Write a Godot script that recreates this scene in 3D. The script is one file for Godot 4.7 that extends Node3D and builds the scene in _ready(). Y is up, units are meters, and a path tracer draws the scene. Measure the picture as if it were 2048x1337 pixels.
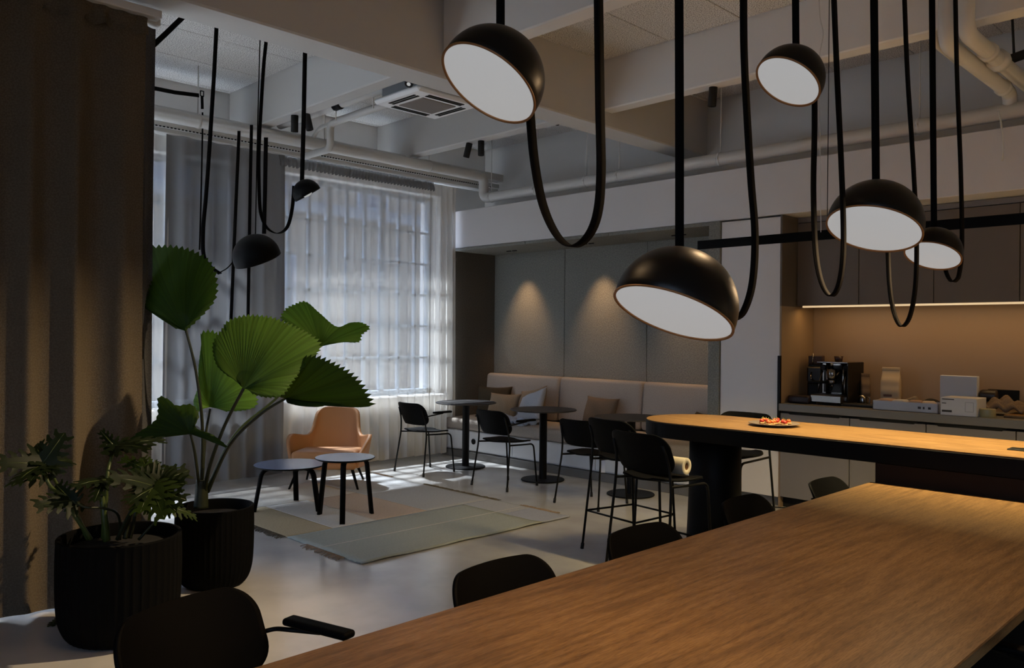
extends Node3D
# An office kitchen and lounge. x runs away from the window wall, z towards the viewer, y up; metres.

const FOCAL := 1629.65
const EYE := Vector3(0, 1.5, 0)
var R: Vector3
var U: Vector3
var FW: Vector3
var M := {}
var taken := {}
var tex_seed := 10

# ---------------------------------------------------------------- naming and tagging

func numbered(called: String) -> String:
	if not taken.has(called):
		taken[called] = 0
		return called
	taken[called] += 1
	return "%s_%03d" % [called, taken[called]]

func tag(o: Node3D, label := "", category := "", group := "", kind := "") -> Node3D:
	if label != "": o.set_meta("label", label)
	if category != "": o.set_meta("category", category)
	if group != "": o.set_meta("group", group)
	if kind != "": o.set_meta("kind", kind)
	return o

func thing(called: String, label: String, category: String, at_ := Vector3.ZERO, turn := 0.0, group := "") -> Node3D:
	var o := Node3D.new()
	o.name = numbered(called)
	add_child(o)
	o.position = at_
	o.rotation.y = turn
	tag(o, label, category, group)
	return o

func obj(called: String, st, m: Material, parent: Node = self) -> MeshInstance3D:
	var o := MeshInstance3D.new()
	o.name = numbered(called) if parent == self else called
	o.mesh = st if st is Mesh else done(st)
	o.material_override = m
	parent.add_child(o, true)
	return o

func struct(called: String, st, m: Material, label: String, parent: Node = self) -> MeshInstance3D:
	var o := obj(called, st, m, parent)
	if parent == self:
		tag(o, label, "", "", "structure")
	return o

func dup(root: Node3D, at_: Vector3, turn: float, label: String, group := "") -> Node3D:
	var r: Node3D = root.duplicate()
	var base_name := String(root.name)
	var cut := base_name.rfind("_0")
	if cut > 0 and base_name.length() - cut == 4:
		base_name = base_name.substr(0, cut)
	r.name = numbered(base_name)
	add_child(r)
	r.position = at_
	r.rotation.y = turn
	r.set_meta("label", label)
	if group != "": r.set_meta("group", group)
	return r

# ---------------------------------------------------------------- geometry helpers

func mb(smooth := false) -> SurfaceTool:
	var st := SurfaceTool.new()
	st.begin(Mesh.PRIMITIVE_TRIANGLES)
	st.set_smooth_group(0 if smooth else -1)
	return st

func done(st: SurfaceTool) -> ArrayMesh:
	st.generate_normals()
	st.index()
	return st.commit()

func v(st: SurfaceTool, p: Vector3, uv := Vector2.ZERO) -> void:
	st.set_uv(uv)
	st.add_vertex(p)

func tri(st: SurfaceTool, a: Vector3, b: Vector3, c: Vector3) -> void:   # counter-clockwise seen from outside
	v(st, a); v(st, c); v(st, b)

func quad(st: SurfaceTool, a: Vector3, b: Vector3, c: Vector3, d: Vector3) -> void:
	tri(st, a, b, c)
	tri(st, a, c, d)

func face(st: SurfaceTool, ps: Array, inside: Vector3) -> void:   # a flat convex face turned away from the point inside
	var n: Vector3 = (ps[1] - ps[0]).cross(ps[2] - ps[0])
	var q := ps.duplicate()
	if n.dot((ps[0] + ps[1] + ps[2]) / 3.0 - inside) < 0: q.reverse()
	for i in range(1, q.size() - 1): tri(st, q[0], q[i], q[i + 1])

func box(st: SurfaceTool, c: Vector3, s: Vector3, bev := 0.0, b := Basis()) -> SurfaceTool:
	var h := s * 0.5
	if bev <= 0.0:
		for ax in 3:
			var u := (ax + 1) % 3
			var w := (ax + 2) % 3
			for sg in [-1.0, 1.0]:
				var ps := []
				for k in [[-1, -1], [1, -1], [1, 1], [-1, 1]]:
					var p := Vector3.ZERO
					p[ax] = h[ax] * sg
					p[u] = h[u] * k[0]
					p[w] = h[w] * k[1]
					ps.append(c + b * p)
				face(st, ps, c)
		return st
	bev = minf(bev, minf(h.x, minf(h.y, h.z)) * 0.9)
	var pt := func(sg: Vector3, ax: int) -> Vector3:
		var p := Vector3.ZERO
		for k in 3: p[k] = sg[k] * (h[k] if k == ax else h[k] - bev)
		return c + b * p
	for ax in 3:
		var u := (ax + 1) % 3
		var w := (ax + 2) % 3
		for sg in [-1.0, 1.0]:
			var ps := []
			for k in [[-1, -1], [1, -1], [1, 1], [-1, 1]]:
				var g := Vector3.ZERO
				g[ax] = sg
				g[u] = k[0]
				g[w] = k[1]
				ps.append(pt.call(g, ax))
			face(st, ps, c)
		for su in [-1.0, 1.0]:
			for sw in [-1.0, 1.0]:
				var g1 := Vector3.ZERO
				g1[u] = su
				g1[w] = sw
				g1[ax] = -1.0
				var g2 := g1
				g2[ax] = 1.0
				face(st, [pt.call(g1, u), pt.call(g2, u), pt.call(g2, w), pt.call(g1, w)], c)
	for sx in [-1.0, 1.0]:
		for sy in [-1.0, 1.0]:
			for sz in [-1.0, 1.0]:
				var g := Vector3(sx, sy, sz)
				face(st, [pt.call(g, 0), pt.call(g, 1), pt.call(g, 2)], c)
	return st

func span(st: SurfaceTool, lo: Vector3, hi: Vector3, bev := 0.0) -> SurfaceTool:
	return box(st, (lo + hi) * 0.5, (hi - lo).abs(), bev)

# a box with round edges, smooth; bulge puffs its faces out
func rbox(st: SurfaceTool, c: Vector3, s: Vector3, r: float, b := Basis(), m := 3, bulge := 0.0) -> SurfaceTool:
	var h := s * 0.5
	r = minf(r, minf(h.x, minf(h.y, h.z)))
	for ax in 3:
		var u := (ax + 1) % 3
		var w := (ax + 2) % 3
		var lu := cuts(h[u], r, m)
		var lw := cuts(h[w], r, m)
		for sg in [-1.0, 1.0]:
			var grid := []
			for i in lu.size():
				var row := []
				for j in lw.size():
					var p := Vector3.ZERO
					p[ax] = h[ax] * sg
					p[u] = lu[i]
					p[w] = lw[j]
					var q := p.clamp(-h + Vector3.ONE * r, h - Vector3.ONE * r)
					var o := q + (p - q).normalized() * r
					if bulge != 0.0:
						var k := (1.0 - pow(absf(o.x / h.x), 2)) * (1.0 - pow(absf(o.z / h.z), 2)) if h.y < h.z else (1.0 - pow(absf(o.x / h.x), 2)) * (1.0 - pow(absf(o.y / h.y), 2))
						if h.y < h.z: o.y += bulge * k * signf(o.y)
						else: o.z += bulge * k * signf(o.z)
					row.append(c + b * o)
				grid.append(row)
			for i in lu.size() - 1:
				for j in lw.size() - 1:
					if sg > 0: quad(st, grid[i][j], grid[i + 1][j], grid[i + 1][j + 1], grid[i][j + 1])
					else: quad(st, grid[i][j], grid[i][j + 1], grid[i + 1][j + 1], grid[i + 1][j])
	return st

func cuts(h: float, r: float, m: int) -> Array:
	var out := []
	for k in m + 1: out.append(-h + r * k / float(m))
	var mid := 4
	for k in range(1, mid): out.append(lerpf(-h + r, h - r, k / float(mid)))
	for k in m + 1: out.append(h - r + r * k / float(m))
	return out

func sheet(st: SurfaceTool, f: Callable, nu: int, nv: int) -> SurfaceTool:
	var g := []
	for i in nu + 1:
		var row := PackedVector3Array()
		for j in nv + 1: row.append(f.call(i / float(nu), j / float(nv)))
		g.append(row)
	for i in nu:
		for j in nv:
			var a: Vector3 = g[i][j]
			var b: Vector3 = g[i + 1][j]
			var c: Vector3 = g[i + 1][j + 1]
			var d: Vector3 = g[i][j + 1]
			var ua := Vector2(i / float(nu), j / float(nv))
			var uc := Vector2((i + 1) / float(nu), (j + 1) / float(nv))
			v(st, a, ua); v(st, c, uc); v(st, b, Vector2(uc.x, ua.y))
			v(st, a, ua); v(st, d, Vector2(ua.x, uc.y)); v(st, c, uc)
	return st

# a curved slab: the sheet f(u, v) thickened to both sides along its normals by t / 2
func slab(st: SurfaceTool, f: Callable, nu: int, nv: int, t: float) -> SurfaceTool:
	var e := 0.002
	var at_ := func(u: float, w: float, side: float) -> Vector3:
		var u1 := clampf(u, e, 1.0 - e)
		var w1 := clampf(w, e, 1.0 - e)
		var n: Vector3 = (f.call(u1 + e, w1) - f.call(u1 - e, w1)).cross(f.call(u1, w1 + e) - f.call(u1, w1 - e))
		return f.call(u, w) + n.normalized() * t * 0.5 * side
	sheet(st, func(u: float, w: float): return at_.call(u, w, 1.0), nu, nv)
	sheet(st, func(u: float, w: float): return at_.call(1.0 - u, w, -1.0), nu, nv)
	sheet(st, func(u: float, w: float): return at_.call(u, 0.0, 2.0 * w - 1.0), nu, 1)
	sheet(st, func(u: float, w: float): return at_.call(u, 1.0, 1.0 - 2.0 * w), nu, 1)
	sheet(st, func(u: float, w: float): return at_.call(0.0, u, 1.0 - 2.0 * w), nv, 1)
	sheet(st, func(u: float, w: float): return at_.call(1.0, u, 2.0 * w - 1.0), nv, 1)
	return st

func lathe(st: SurfaceTool, prof: Array, seg := 32, c := Vector3.ZERO, b := Basis()) -> SurfaceTool:   # prof runs so that the outside lies to its right when y is up
	for i in prof.size() - 1:
		var p: Vector2 = prof[i]
		var q: Vector2 = prof[i + 1]
		for k in seg:
			var a0 := TAU * k / seg
			var a1 := TAU * (k + 1) / seg
			var A := c + b * Vector3(p.x * cos(a0), p.y, p.x * sin(a0))
			var B := c + b * Vector3(p.x * cos(a1), p.y, p.x * sin(a1))
			var C := c + b * Vector3(q.x * cos(a1), q.y, q.x * sin(a1))
			var D := c + b * Vector3(q.x * cos(a0), q.y, q.x * sin(a0))
			if p.x > 1e-6: tri(st, A, C, B)
			if q.x > 1e-6: tri(st, A, D, C)
	return st

func disc_profile(r: float, y0: float, y1: float, bev := 0.003) -> Array:
	return [Vector2(0, y0), Vector2(r - bev - 0.001, y0), Vector2(r - bev, y0), Vector2(r, y0 + bev), Vector2(r, y1 - bev), Vector2(r - bev, y1), Vector2(r - bev - 0.001, y1), Vector2(0, y1)]

func tube(st: SurfaceTool, pts: Array, r: float, sides := 8, r2 := -1.0) -> SurfaceTool:
	if r2 < 0: r2 = r
	var n := pts.size()
	var t0: Vector3 = (pts[1] - pts[0]).normalized()
	var x := t0.cross(Vector3.UP if absf(t0.y) < 0.9 else Vector3.RIGHT).normalized()
	var rings := []
	for i in n:
		var t: Vector3
		if i == 0: t = t0
		elif i == n - 1: t = (pts[i] - pts[i - 1]).normalized()
		else: t = ((pts[i + 1] - pts[i]).normalized() + (pts[i] - pts[i - 1]).normalized()).normalized()
		x = (x - t * x.dot(t)).normalized()
		var y := t.cross(x)
		var rr := lerpf(r, r2, i / float(n - 1))
		var ring := []
		for k in sides: ring.append(pts[i] + (x * cos(TAU * k / sides) + y * sin(TAU * k / sides)) * rr)
		rings.append(ring)
	for i in n - 1:
		for k in sides:
			var k1 := (k + 1) % sides
			quad(st, rings[i][k], rings[i][k1], rings[i + 1][k1], rings[i + 1][k])
	for k in range(1, sides - 1):
		tri(st, rings[0][0], rings[0][k + 1], rings[0][k])
		tri(st, rings[n - 1][0], rings[n - 1][k], rings[n - 1][k + 1])
	return st

func curve(ps: Array, n := 8) -> Array:   # Catmull-Rom through the points
	var out := []
	for i in ps.size() - 1:
		var p0 = ps[maxi(i - 1, 0)]
		var p3 = ps[mini(i + 2, ps.size() - 1)]
		for k in n: out.append(ps[i].cubic_interpolate(ps[i + 1], p0, p3, k / float(n)))
	out.append(ps[-1])
	return out

func bend(ps: Array, r: float, n := 5) -> Array:   # a polyline with its corners rounded
	var out := [ps[0]]
	for i in range(1, ps.size() - 1):
		var a: Vector3 = ps[i - 1]
		var b: Vector3 = ps[i]
		var c: Vector3 = ps[i + 1]
		var rr := minf(r, minf(a.distance_to(b), b.distance_to(c)) * 0.49)
		var p := b + (a - b).normalized() * rr
		var q := b + (c - b).normalized() * rr
		for k in n + 1:
			var t := k / float(n)
			out.append(p.lerp(b, t).lerp(b.lerp(q, t), t))
	out.append(ps[-1])
	return out

# a flat strap: wide runs along `across` (unit vector, kept square to the path), thick along the other way
func strap(st: SurfaceTool, pts: Array, across: Vector3, wide: float, thick: float) -> SurfaceTool:
	var rings := []
	for i in pts.size():
		var t: Vector3 = (pts[mini(i + 1, pts.size() - 1)] - pts[maxi(i - 1, 0)]).normalized()
		var w := (across - t * across.dot(t)).normalized()
		var nn := w.cross(t)
		rings.append([pts[i] + w * wide / 2 + nn * thick / 2, pts[i] - w * wide / 2 + nn * thick / 2, pts[i] - w * wide / 2 - nn * thick / 2, pts[i] + w * wide / 2 - nn * thick / 2])
	for i in pts.size() - 1:
		for k in 4:
			var k1 := (k + 1) % 4
			face(st, [rings[i][k], rings[i][k1], rings[i + 1][k1], rings[i + 1][k]], (pts[i] + pts[i + 1]) * 0.5)
	face(st, rings[0], pts[1])
	face(st, rings[-1], pts[-2])
	return st

func prism(st: SurfaceTool, poly: PackedVector2Array, y0: float, y1: float, bev := 0.0, xf := Transform3D()) -> SurfaceTool:
	# poly in (x, z); any winding
	poly = poly.duplicate()
	var area := 0.0
	for i in poly.size(): area += poly[i].cross(poly[(i + 1) % poly.size()])
	if area < 0: poly.reverse()
	var inner := poly
	var n := poly.size()
	if bev > 0.0:
		inner = PackedVector2Array()
		for i in n:
			var d0 := (poly[i] - poly[(i + n - 1) % n]).normalized()
			var d1 := (poly[(i + 1) % n] - poly[i]).normalized()
			var m := (Vector2(-d0.y, d0.x) + Vector2(-d1.y, d1.x)).normalized()
			inner.append(poly[i] + m * bev)
	var lift := func(p: Vector2, y: float) -> Vector3: return xf * Vector3(p.x, y, p.y)
	var rows := [[inner, y0], [poly, y0 + bev], [poly, y1 - bev], [inner, y1]] if bev > 0.0 else [[poly, y0], [poly, y1]]
	for k in rows.size() - 1:
		for i in n:
			var j := (i + 1) % n
			quad(st, lift.call(rows[k][0][i], rows[k][1]), lift.call(rows[k + 1][0][i], rows[k + 1][1]), lift.call(rows[k + 1][0][j], rows[k + 1][1]), lift.call(rows[k][0][j], rows[k][1]))
	var ix := Geometry2D.triangulate_polygon(inner)
	for i in range(0, ix.size(), 3):
		var a: Vector2 = inner[ix[i]]
		var b: Vector2 = inner[ix[i + 1]]
		var c: Vector2 = inner[ix[i + 2]]
		if (b - a).cross(c - a) < 0:
			var sw := b
			b = c
			c = sw
		tri(st, lift.call(a, y1), lift.call(c, y1), lift.call(b, y1))
		tri(st, lift.call(a, y0), lift.call(b, y0), lift.call(c, y0))
	return st

func rounded(w: float, h: float, r: float, n := 6, c := Vector2.ZERO) -> PackedVector2Array:
	var out := PackedVector2Array()
	for k in 4:
		var cc := Vector2((w / 2 - r) * [1, -1, -1, 1][k], (h / 2 - r) * [1, 1, -1, -1][k])
		for i in n + 1:
			var a := PI / 2 * (k + i / float(n))
			out.append(c + cc + Vector2(cos(a), sin(a)) * r)
	return out

# where the ray through a pixel of the 2048 x 1337 frame is at a depth, or on a plane
func ray(px: float, py: float) -> Vector3:
	return FW + R * (px - 1024.0) / FOCAL - U * (py - 668.5) / FOCAL
func at(px: float, py: float, depth: float) -> Vector3:
	return EYE + ray(px, py) * depth
func on_x(px: float, py: float, x: float) -> Vector3:
	var d := ray(px, py)
	return EYE + d * (x - EYE.x) / d.x
func on_y(px: float, py: float, y: float) -> Vector3:
	var d := ray(px, py)
	return EYE + d * (y - EYE.y) / d.y
func on_z(px: float, py: float, z: float) -> Vector3:
	var d := ray(px, py)
	return EYE + d * (z - EYE.z) / d.z

# ---------------------------------------------------------------- materials

func mat(c: Color, rough := 0.6, metal := 0.0) -> StandardMaterial3D:
	var m := StandardMaterial3D.new()
	m.albedo_color = c
	m.roughness = rough
	m.metallic = metal
	return m

func noise(freq: float, kind := FastNoiseLite.TYPE_SIMPLEX_SMOOTH, octaves := 4) -> FastNoiseLite:
	var n := FastNoiseLite.new()
	tex_seed += 1
	n.seed = tex_seed
	n.noise_type = kind
	n.frequency = freq
	n.fractal_octaves = octaves
	return n

func ramp(stops: Array) -> Gradient:
	var g := Gradient.new()
	var off := PackedFloat32Array()
	var col := PackedColorArray()
	for s in stops:
		off.append(s[0])
		col.append(s[1])
	g.offsets = off
	g.colors = col
	return g

func ntex(size: int, n: FastNoiseLite, g: Gradient = null, normal := 0.0) -> NoiseTexture2D:
	var t := NoiseTexture2D.new()
	t.width = size
	t.height = size
	t.seamless = true
	t.noise = n
	if g: t.color_ramp = g
	if normal > 0.0:
		t.as_normal_map = true
		t.bump_strength = normal
	return t

func tri_map(m: StandardMaterial3D, scale: Vector3, world := true) -> StandardMaterial3D:
	m.uv1_triplanar = true
	m.uv1_world_triplanar = world
	m.uv1_scale = scale
	m.uv1_triplanar_sharpness = 4.0
	return m

func fabric(c: Color, c2: Color, scale := 3.0, bump := 4.0) -> StandardMaterial3D:
	var m := mat(Color.WHITE, 0.95)
	m.albedo_texture = ntex(256, noise(0.09, FastNoiseLite.TYPE_SIMPLEX, 3), ramp([[0.25, c2], [0.75, c]]))
	m.normal_enabled = true
	m.normal_texture = ntex(256, noise(0.25, FastNoiseLite.TYPE_SIMPLEX, 2), null, bump)
	m.normal_scale = 0.5
	m.metallic_specular = 0.2
	return tri_map(m, Vector3.ONE * scale, false)

func make_materials() -> void:
	var m := mat(Color.WHITE, 0.20)
	m.albedo_texture = ntex(1024, noise(0.006, FastNoiseLite.TYPE_SIMPLEX_SMOOTH, 6), ramp([[0.2, Color(0.735, 0.725, 0.71)], [0.5, Color(0.765, 0.755, 0.74)], [0.8, Color(0.79, 0.78, 0.765)]]))
	m.roughness_texture = ntex(512, noise(0.01, FastNoiseLite.TYPE_SIMPLEX_SMOOTH, 5), ramp([[0.2, Color(0.75, 0.75, 0.75)], [0.8, Color(1.15, 1.15, 1.15)]]))
	m.metallic_specular = 0.55
	M.floor = tri_map(m, Vector3.ONE * 0.3)
	m = mat(Color.WHITE, 0.95)
	m.albedo_texture = ntex(1024, noise(0.06, FastNoiseLite.TYPE_SIMPLEX, 4), ramp([[0.30, Color(0.62, 0.60, 0.585)], [0.40, Color(0.86, 0.845, 0.83)], [0.7, Color(0.92, 0.91, 0.895)]]))
	m.heightmap_enabled = true
	m.heightmap_texture = ntex(1024, noise(0.06, FastNoiseLite.TYPE_SIMPLEX, 4))
	m.heightmap_scale = 0.3
	M.woodwool = tri_map(m, Vector3.ONE * 1.1)
	M.paint = mat(Color(0.90, 0.89, 0.875), 0.85)
	M.beam = mat(Color(0.80, 0.79, 0.775), 0.85)
	M.white = mat(Color(0.90, 0.90, 0.90), 0.55)
	M.panel_white = mat(Color(0.84, 0.82, 0.81), 0.55)
	M.pipe = mat(Color(0.85, 0.845, 0.83), 0.5)
	M.black = mat(Color(0.03, 0.03, 0.032), 0.5)
	M.black.metallic_specular = 0.3
	M.black_soft = mat(Color(0.05, 0.05, 0.052), 0.7)
	M.black_wood = mat(Color(0.022, 0.022, 0.024), 0.6)
	M.black_wood.metallic_specular = 0.2
	M.strap = mat(Color(0.045, 0.042, 0.04), 0.85)
	M.strap.metallic_specular = 0.2
	M.shade = mat(Color(0.10, 0.088, 0.075), 0.36, 0.55)
	M.lit_rim = mat(Color(0.62, 0.43, 0.24), 0.45, 0.2)  # gold tone stands in for light on the inner wall of the shade
	M.steel = mat(Color(0.50, 0.48, 0.46), 0.16, 1.0)
	M.dark_steel = mat(Color(0.14, 0.125, 0.11), 0.4, 0.6)
	# oak: grain stretched along z (near table) or x (island)
	var oak := [[0.15, Color(0.43, 0.322, 0.193)], [0.45, Color(0.508, 0.388, 0.238)], [0.75, Color(0.565, 0.44, 0.283)]]
	for k in 2:
		m = mat(Color.WHITE, 0.42)
		m.albedo_texture = ntex(1024, noise(0.02, FastNoiseLite.TYPE_SIMPLEX_SMOOTH, 5), ramp(oak))
		m.detail_enabled = true
		m.detail_albedo = ntex(1024, noise(0.045, FastNoiseLite.TYPE_SIMPLEX, 3), ramp([[0.3, Color(0.86, 0.83, 0.80)], [0.5, Color(1, 1, 1)]]))
		m.detail_blend_mode = BaseMaterial3D.BLEND_MODE_MUL
		m.detail_uv_layer = BaseMaterial3D.DETAIL_UV_2
		m.uv2_triplanar = true
		m.uv2_world_triplanar = true
		m.metallic_specular = 0.4
		if k == 0:
			M.oak_z = tri_map(m, Vector3(1.6, 1.6, 0.12))
			m.uv2_scale = Vector3(5.0, 5.0, 0.35)
		else:
			M.oak_x = tri_map(m, Vector3(0.12, 1.6, 1.6))
			m.uv2_scale = Vector3(0.35, 5.0, 5.0)
	M.dark_wood = mat(Color(0.13, 0.085, 0.055), 0.6)
	M.dark_wood.metallic_specular = 0.25
	M.jet = mat(Color(0.022, 0.022, 0.024), 0.5)
	M.jet.metallic_specular = 0.25
	M.taupe = mat(Color(0.455, 0.435, 0.425), 0.5)
	M.taupe_dark = mat(Color(0.40, 0.355, 0.31), 0.5)
	M.taupe_in = mat(Color(0.36, 0.32, 0.28), 0.6)
	M.backsplash = mat(Color(0.55, 0.46, 0.36), 0.5)
	M.worktop = mat(Color(0.41, 0.40, 0.385), 0.45)
	M.gap = mat(Color(0.03, 0.03, 0.03), 0.9)
	M.felt = fabric(Color(0.56, 0.555, 0.525), Color(0.49, 0.485, 0.46), 2.0)
	M.felt_dark = fabric(Color(0.42, 0.395, 0.36), Color(0.37, 0.35, 0.32), 2.0)
	M.bench = fabric(Color(0.70, 0.655, 0.61), Color(0.61, 0.57, 0.53), 4.0)
	M.bench_base = mat(Color(0.84, 0.84, 0.84), 0.5)
	M.olive = fabric(Color(0.30, 0.27, 0.21), Color(0.24, 0.21, 0.17), 4.0)
	M.beige = fabric(Color(0.60, 0.53, 0.45), Color(0.52, 0.46, 0.38), 4.0)
	M.tan = fabric(Color(0.50, 0.43, 0.36), Color(0.42, 0.36, 0.30), 4.0)
	M.pale = fabric(Color(0.72, 0.73, 0.75), Color(0.62, 0.63, 0.66), 4.0)
	M.blanket = fabric(Color(0.80, 0.81, 0.84), Color(0.55, 0.60, 0.68), 5.0)
	m = mat(Color(0.70, 0.50, 0.33), 0.6)
	m.normal_enabled = true
	m.normal_texture = ntex(256, noise(0.12, FastNoiseLite.TYPE_CELLULAR, 2), null, 2.0)
	m.normal_scale = 0.25
	M.leather = tri_map(m, Vector3.ONE * 6.0, false)
	m = mat(Color(0.42, 0.49, 0.63), 0.22)  # blue of the reflected sky put into the tabletop colour
	M.table_sky = m
	M.bistro_top = mat(Color(0.17, 0.155, 0.15), 0.5)
	# curtains
	m = fabric(Color(0.43, 0.385, 0.325), Color(0.375, 0.335, 0.28), 3.0)
	m.rim_enabled = false
	M.curtain = m
	M.curtain_grey = fabric(Color(0.36, 0.36, 0.37), Color(0.31, 0.31, 0.32), 3.0)
	m = mat(Color(0.52, 0.52, 0.53, 0.97), 0.95)
	m.transparency = BaseMaterial3D.TRANSPARENCY_ALPHA
	m.backlight_enabled = true
	m.backlight = Color(0.16, 0.16, 0.163)
	M.drape = m
	m = mat(Color(0.90, 0.885, 0.86, 0.79), 0.95)
	m.transparency = BaseMaterial3D.TRANSPARENCY_ALPHA
	m.backlight_enabled = true
	m.backlight = Color(0.185, 0.185, 0.185)
	M.sheer = m
	m = mat(Color(0.5, 0.5, 0.51, 0.9), 0.95)
	m.transparency = BaseMaterial3D.TRANSPARENCY_ALPHA
	M.sheer_head = m
	m = mat(Color(1, 1, 1, 0.05), 0.02)
	m.transparency = BaseMaterial3D.TRANSPARENCY_ALPHA
	M.glass = m
	M.frame = mat(Color(0.62, 0.67, 0.72), 0.5)  # white frames; the blue grey of backlight is put into the colour
	# plants
	m = mat(Color.WHITE, 0.5)
	m.metallic_specular = 0.3
	m.vertex_color_use_as_albedo = true
	m.backlight_enabled = true
	m.backlight = Color(0.75, 0.75, 0.35)
	M.palm = m
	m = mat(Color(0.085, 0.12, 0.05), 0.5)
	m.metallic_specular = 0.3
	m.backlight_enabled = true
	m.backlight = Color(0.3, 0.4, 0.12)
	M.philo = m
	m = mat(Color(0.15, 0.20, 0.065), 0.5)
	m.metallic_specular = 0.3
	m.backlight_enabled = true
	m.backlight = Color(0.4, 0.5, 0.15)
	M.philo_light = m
	M.stem = mat(Color(0.14, 0.16, 0.07), 0.5)
	M.stem_green = mat(Color(0.25, 0.30, 0.12), 0.4)
	M.soil = mat(Color(0.06, 0.05, 0.04), 1.0)
	M.pot = mat(Color(0.03, 0.03, 0.03), 0.85)
	M.pot.metallic_specular = 0.2
	# lamp faces
	m = mat(Color(0.55, 0.55, 0.54), 0.6)
	m.emission_enabled = true
	m.emission = Color(1.0, 1.0, 1.0)
	m.emission_energy_multiplier = 0.23
	M.glow = m
	m = mat(Color(0.85, 0.8, 0.7), 0.6)
	m.emission_enabled = true
	m.emission = Color(1.0, 0.86, 0.66)
	m.emission_energy_multiplier = 0.45
	M.led = m

# ---------------------------------------------------------------- the scene

func _ready() -> void:
	# camera: level but for a trace of pitch and roll, turned 45 degrees to the walls
	var yaw := 0.788834
	var pitch := 0.0012485
	var roll := 0.0095177
	FW = Vector3(-sin(yaw) * cos(pitch), sin(pitch), -cos(yaw) * cos(pitch))
	var r0 := FW.cross(Vector3.UP).normalized()
	var u0 := r0.cross(FW)
	R = r0 * cos(roll) + u0 * sin(roll)
	U = u0 * cos(roll) - r0 * sin(roll)
	var cam := Camera3D.new()
	cam.name = "camera"
	cam.fov = rad_to_deg(2.0 * atan(668.5 / FOCAL))
	cam.near = 0.05
	cam.far = 200.0
	cam.transform = Transform3D(Basis(R, U, -FW), EYE)
	add_child(cam)
	cam.current = true
	# sky, exposure
	var we := WorldEnvironment.new()
	we.name = "environment"
	var e := Environment.new()
	var sky_m := ProceduralSkyMaterial.new()
	sky_m.sky_top_color = Color(0.54, 0.67, 0.88)
	sky_m.sky_horizon_color = Color(0.79, 0.87, 0.97)
	sky_m.ground_bottom_color = Color(0.35, 0.34, 0.33)
	sky_m.ground_horizon_color = Color(0.5, 0.5, 0.5)
	sky_m.sky_energy_multiplier = 1.0
	var sky := Sky.new()
	sky.sky_material = sky_m
	e.background_mode = Environment.BG_SKY
	e.sky = sky
	e.background_energy_multiplier = SKY_POWER
	e.tonemap_mode = Environment.TONE_MAPPER_LINEAR
	e.tonemap_exposure = 1.46
	e.sdfgi_enabled = true
	e.ssao_enabled = true
	e.ssil_enabled = true
	we.environment = e
	add_child(we)
	# sun: 57 degrees high, through the windows from the street
	var sun := DirectionalLight3D.new()
	sun.name = "sun"
	sun.light_color = Color(0.92, 0.96, 1.0)
	sun.light_energy = SUN_POWER
	sun.light_angular_distance = 2.5
	sun.shadow_enabled = true
	sun.sky_mode = DirectionalLight3D.SKY_MODE_LIGHT_ONLY
	add_child(sun)
	sun.look_at_from_position(Vector3.ZERO, Vector3(0.545, -0.84, 0.03))
	make_materials()
	build_shell()
	build_outside()
	build_curtains()
	build_niche()
	build_kitchen()
	build_ceiling_services()
	build_tables()
	build_chairs()
	build_lounge()
	build_plants()
	build_lamps()
	build_kitchen_things()
	build_straps()

const SKY_POWER := 3.8
const SUN_POWER := 11.0
const WIN_X := -8.1      # inner face of the window wall
const CEIL := 4.0

func lamp_spot(called: String, p: Vector3, dir: Vector3, energy: float, angle: float, size: float, c: Color) -> void:
	var l := SpotLight3D.new()
	l.name = called
	l.light_energy = energy
	l.light_color = c
	l.spot_angle = angle
	l.spot_angle_attenuation = 1.0
	l.spot_attenuation = 2.0
	l.spot_range = 14.0
	l.light_size = size
	l.shadow_enabled = true
	add_child(l, true)
	l.look_at_from_position(p, p + dir, Vector3.UP if absf(dir.normalized().y) < 0.99 else Vector3.RIGHT)

# ---------------------------------------------------------------- shell

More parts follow.
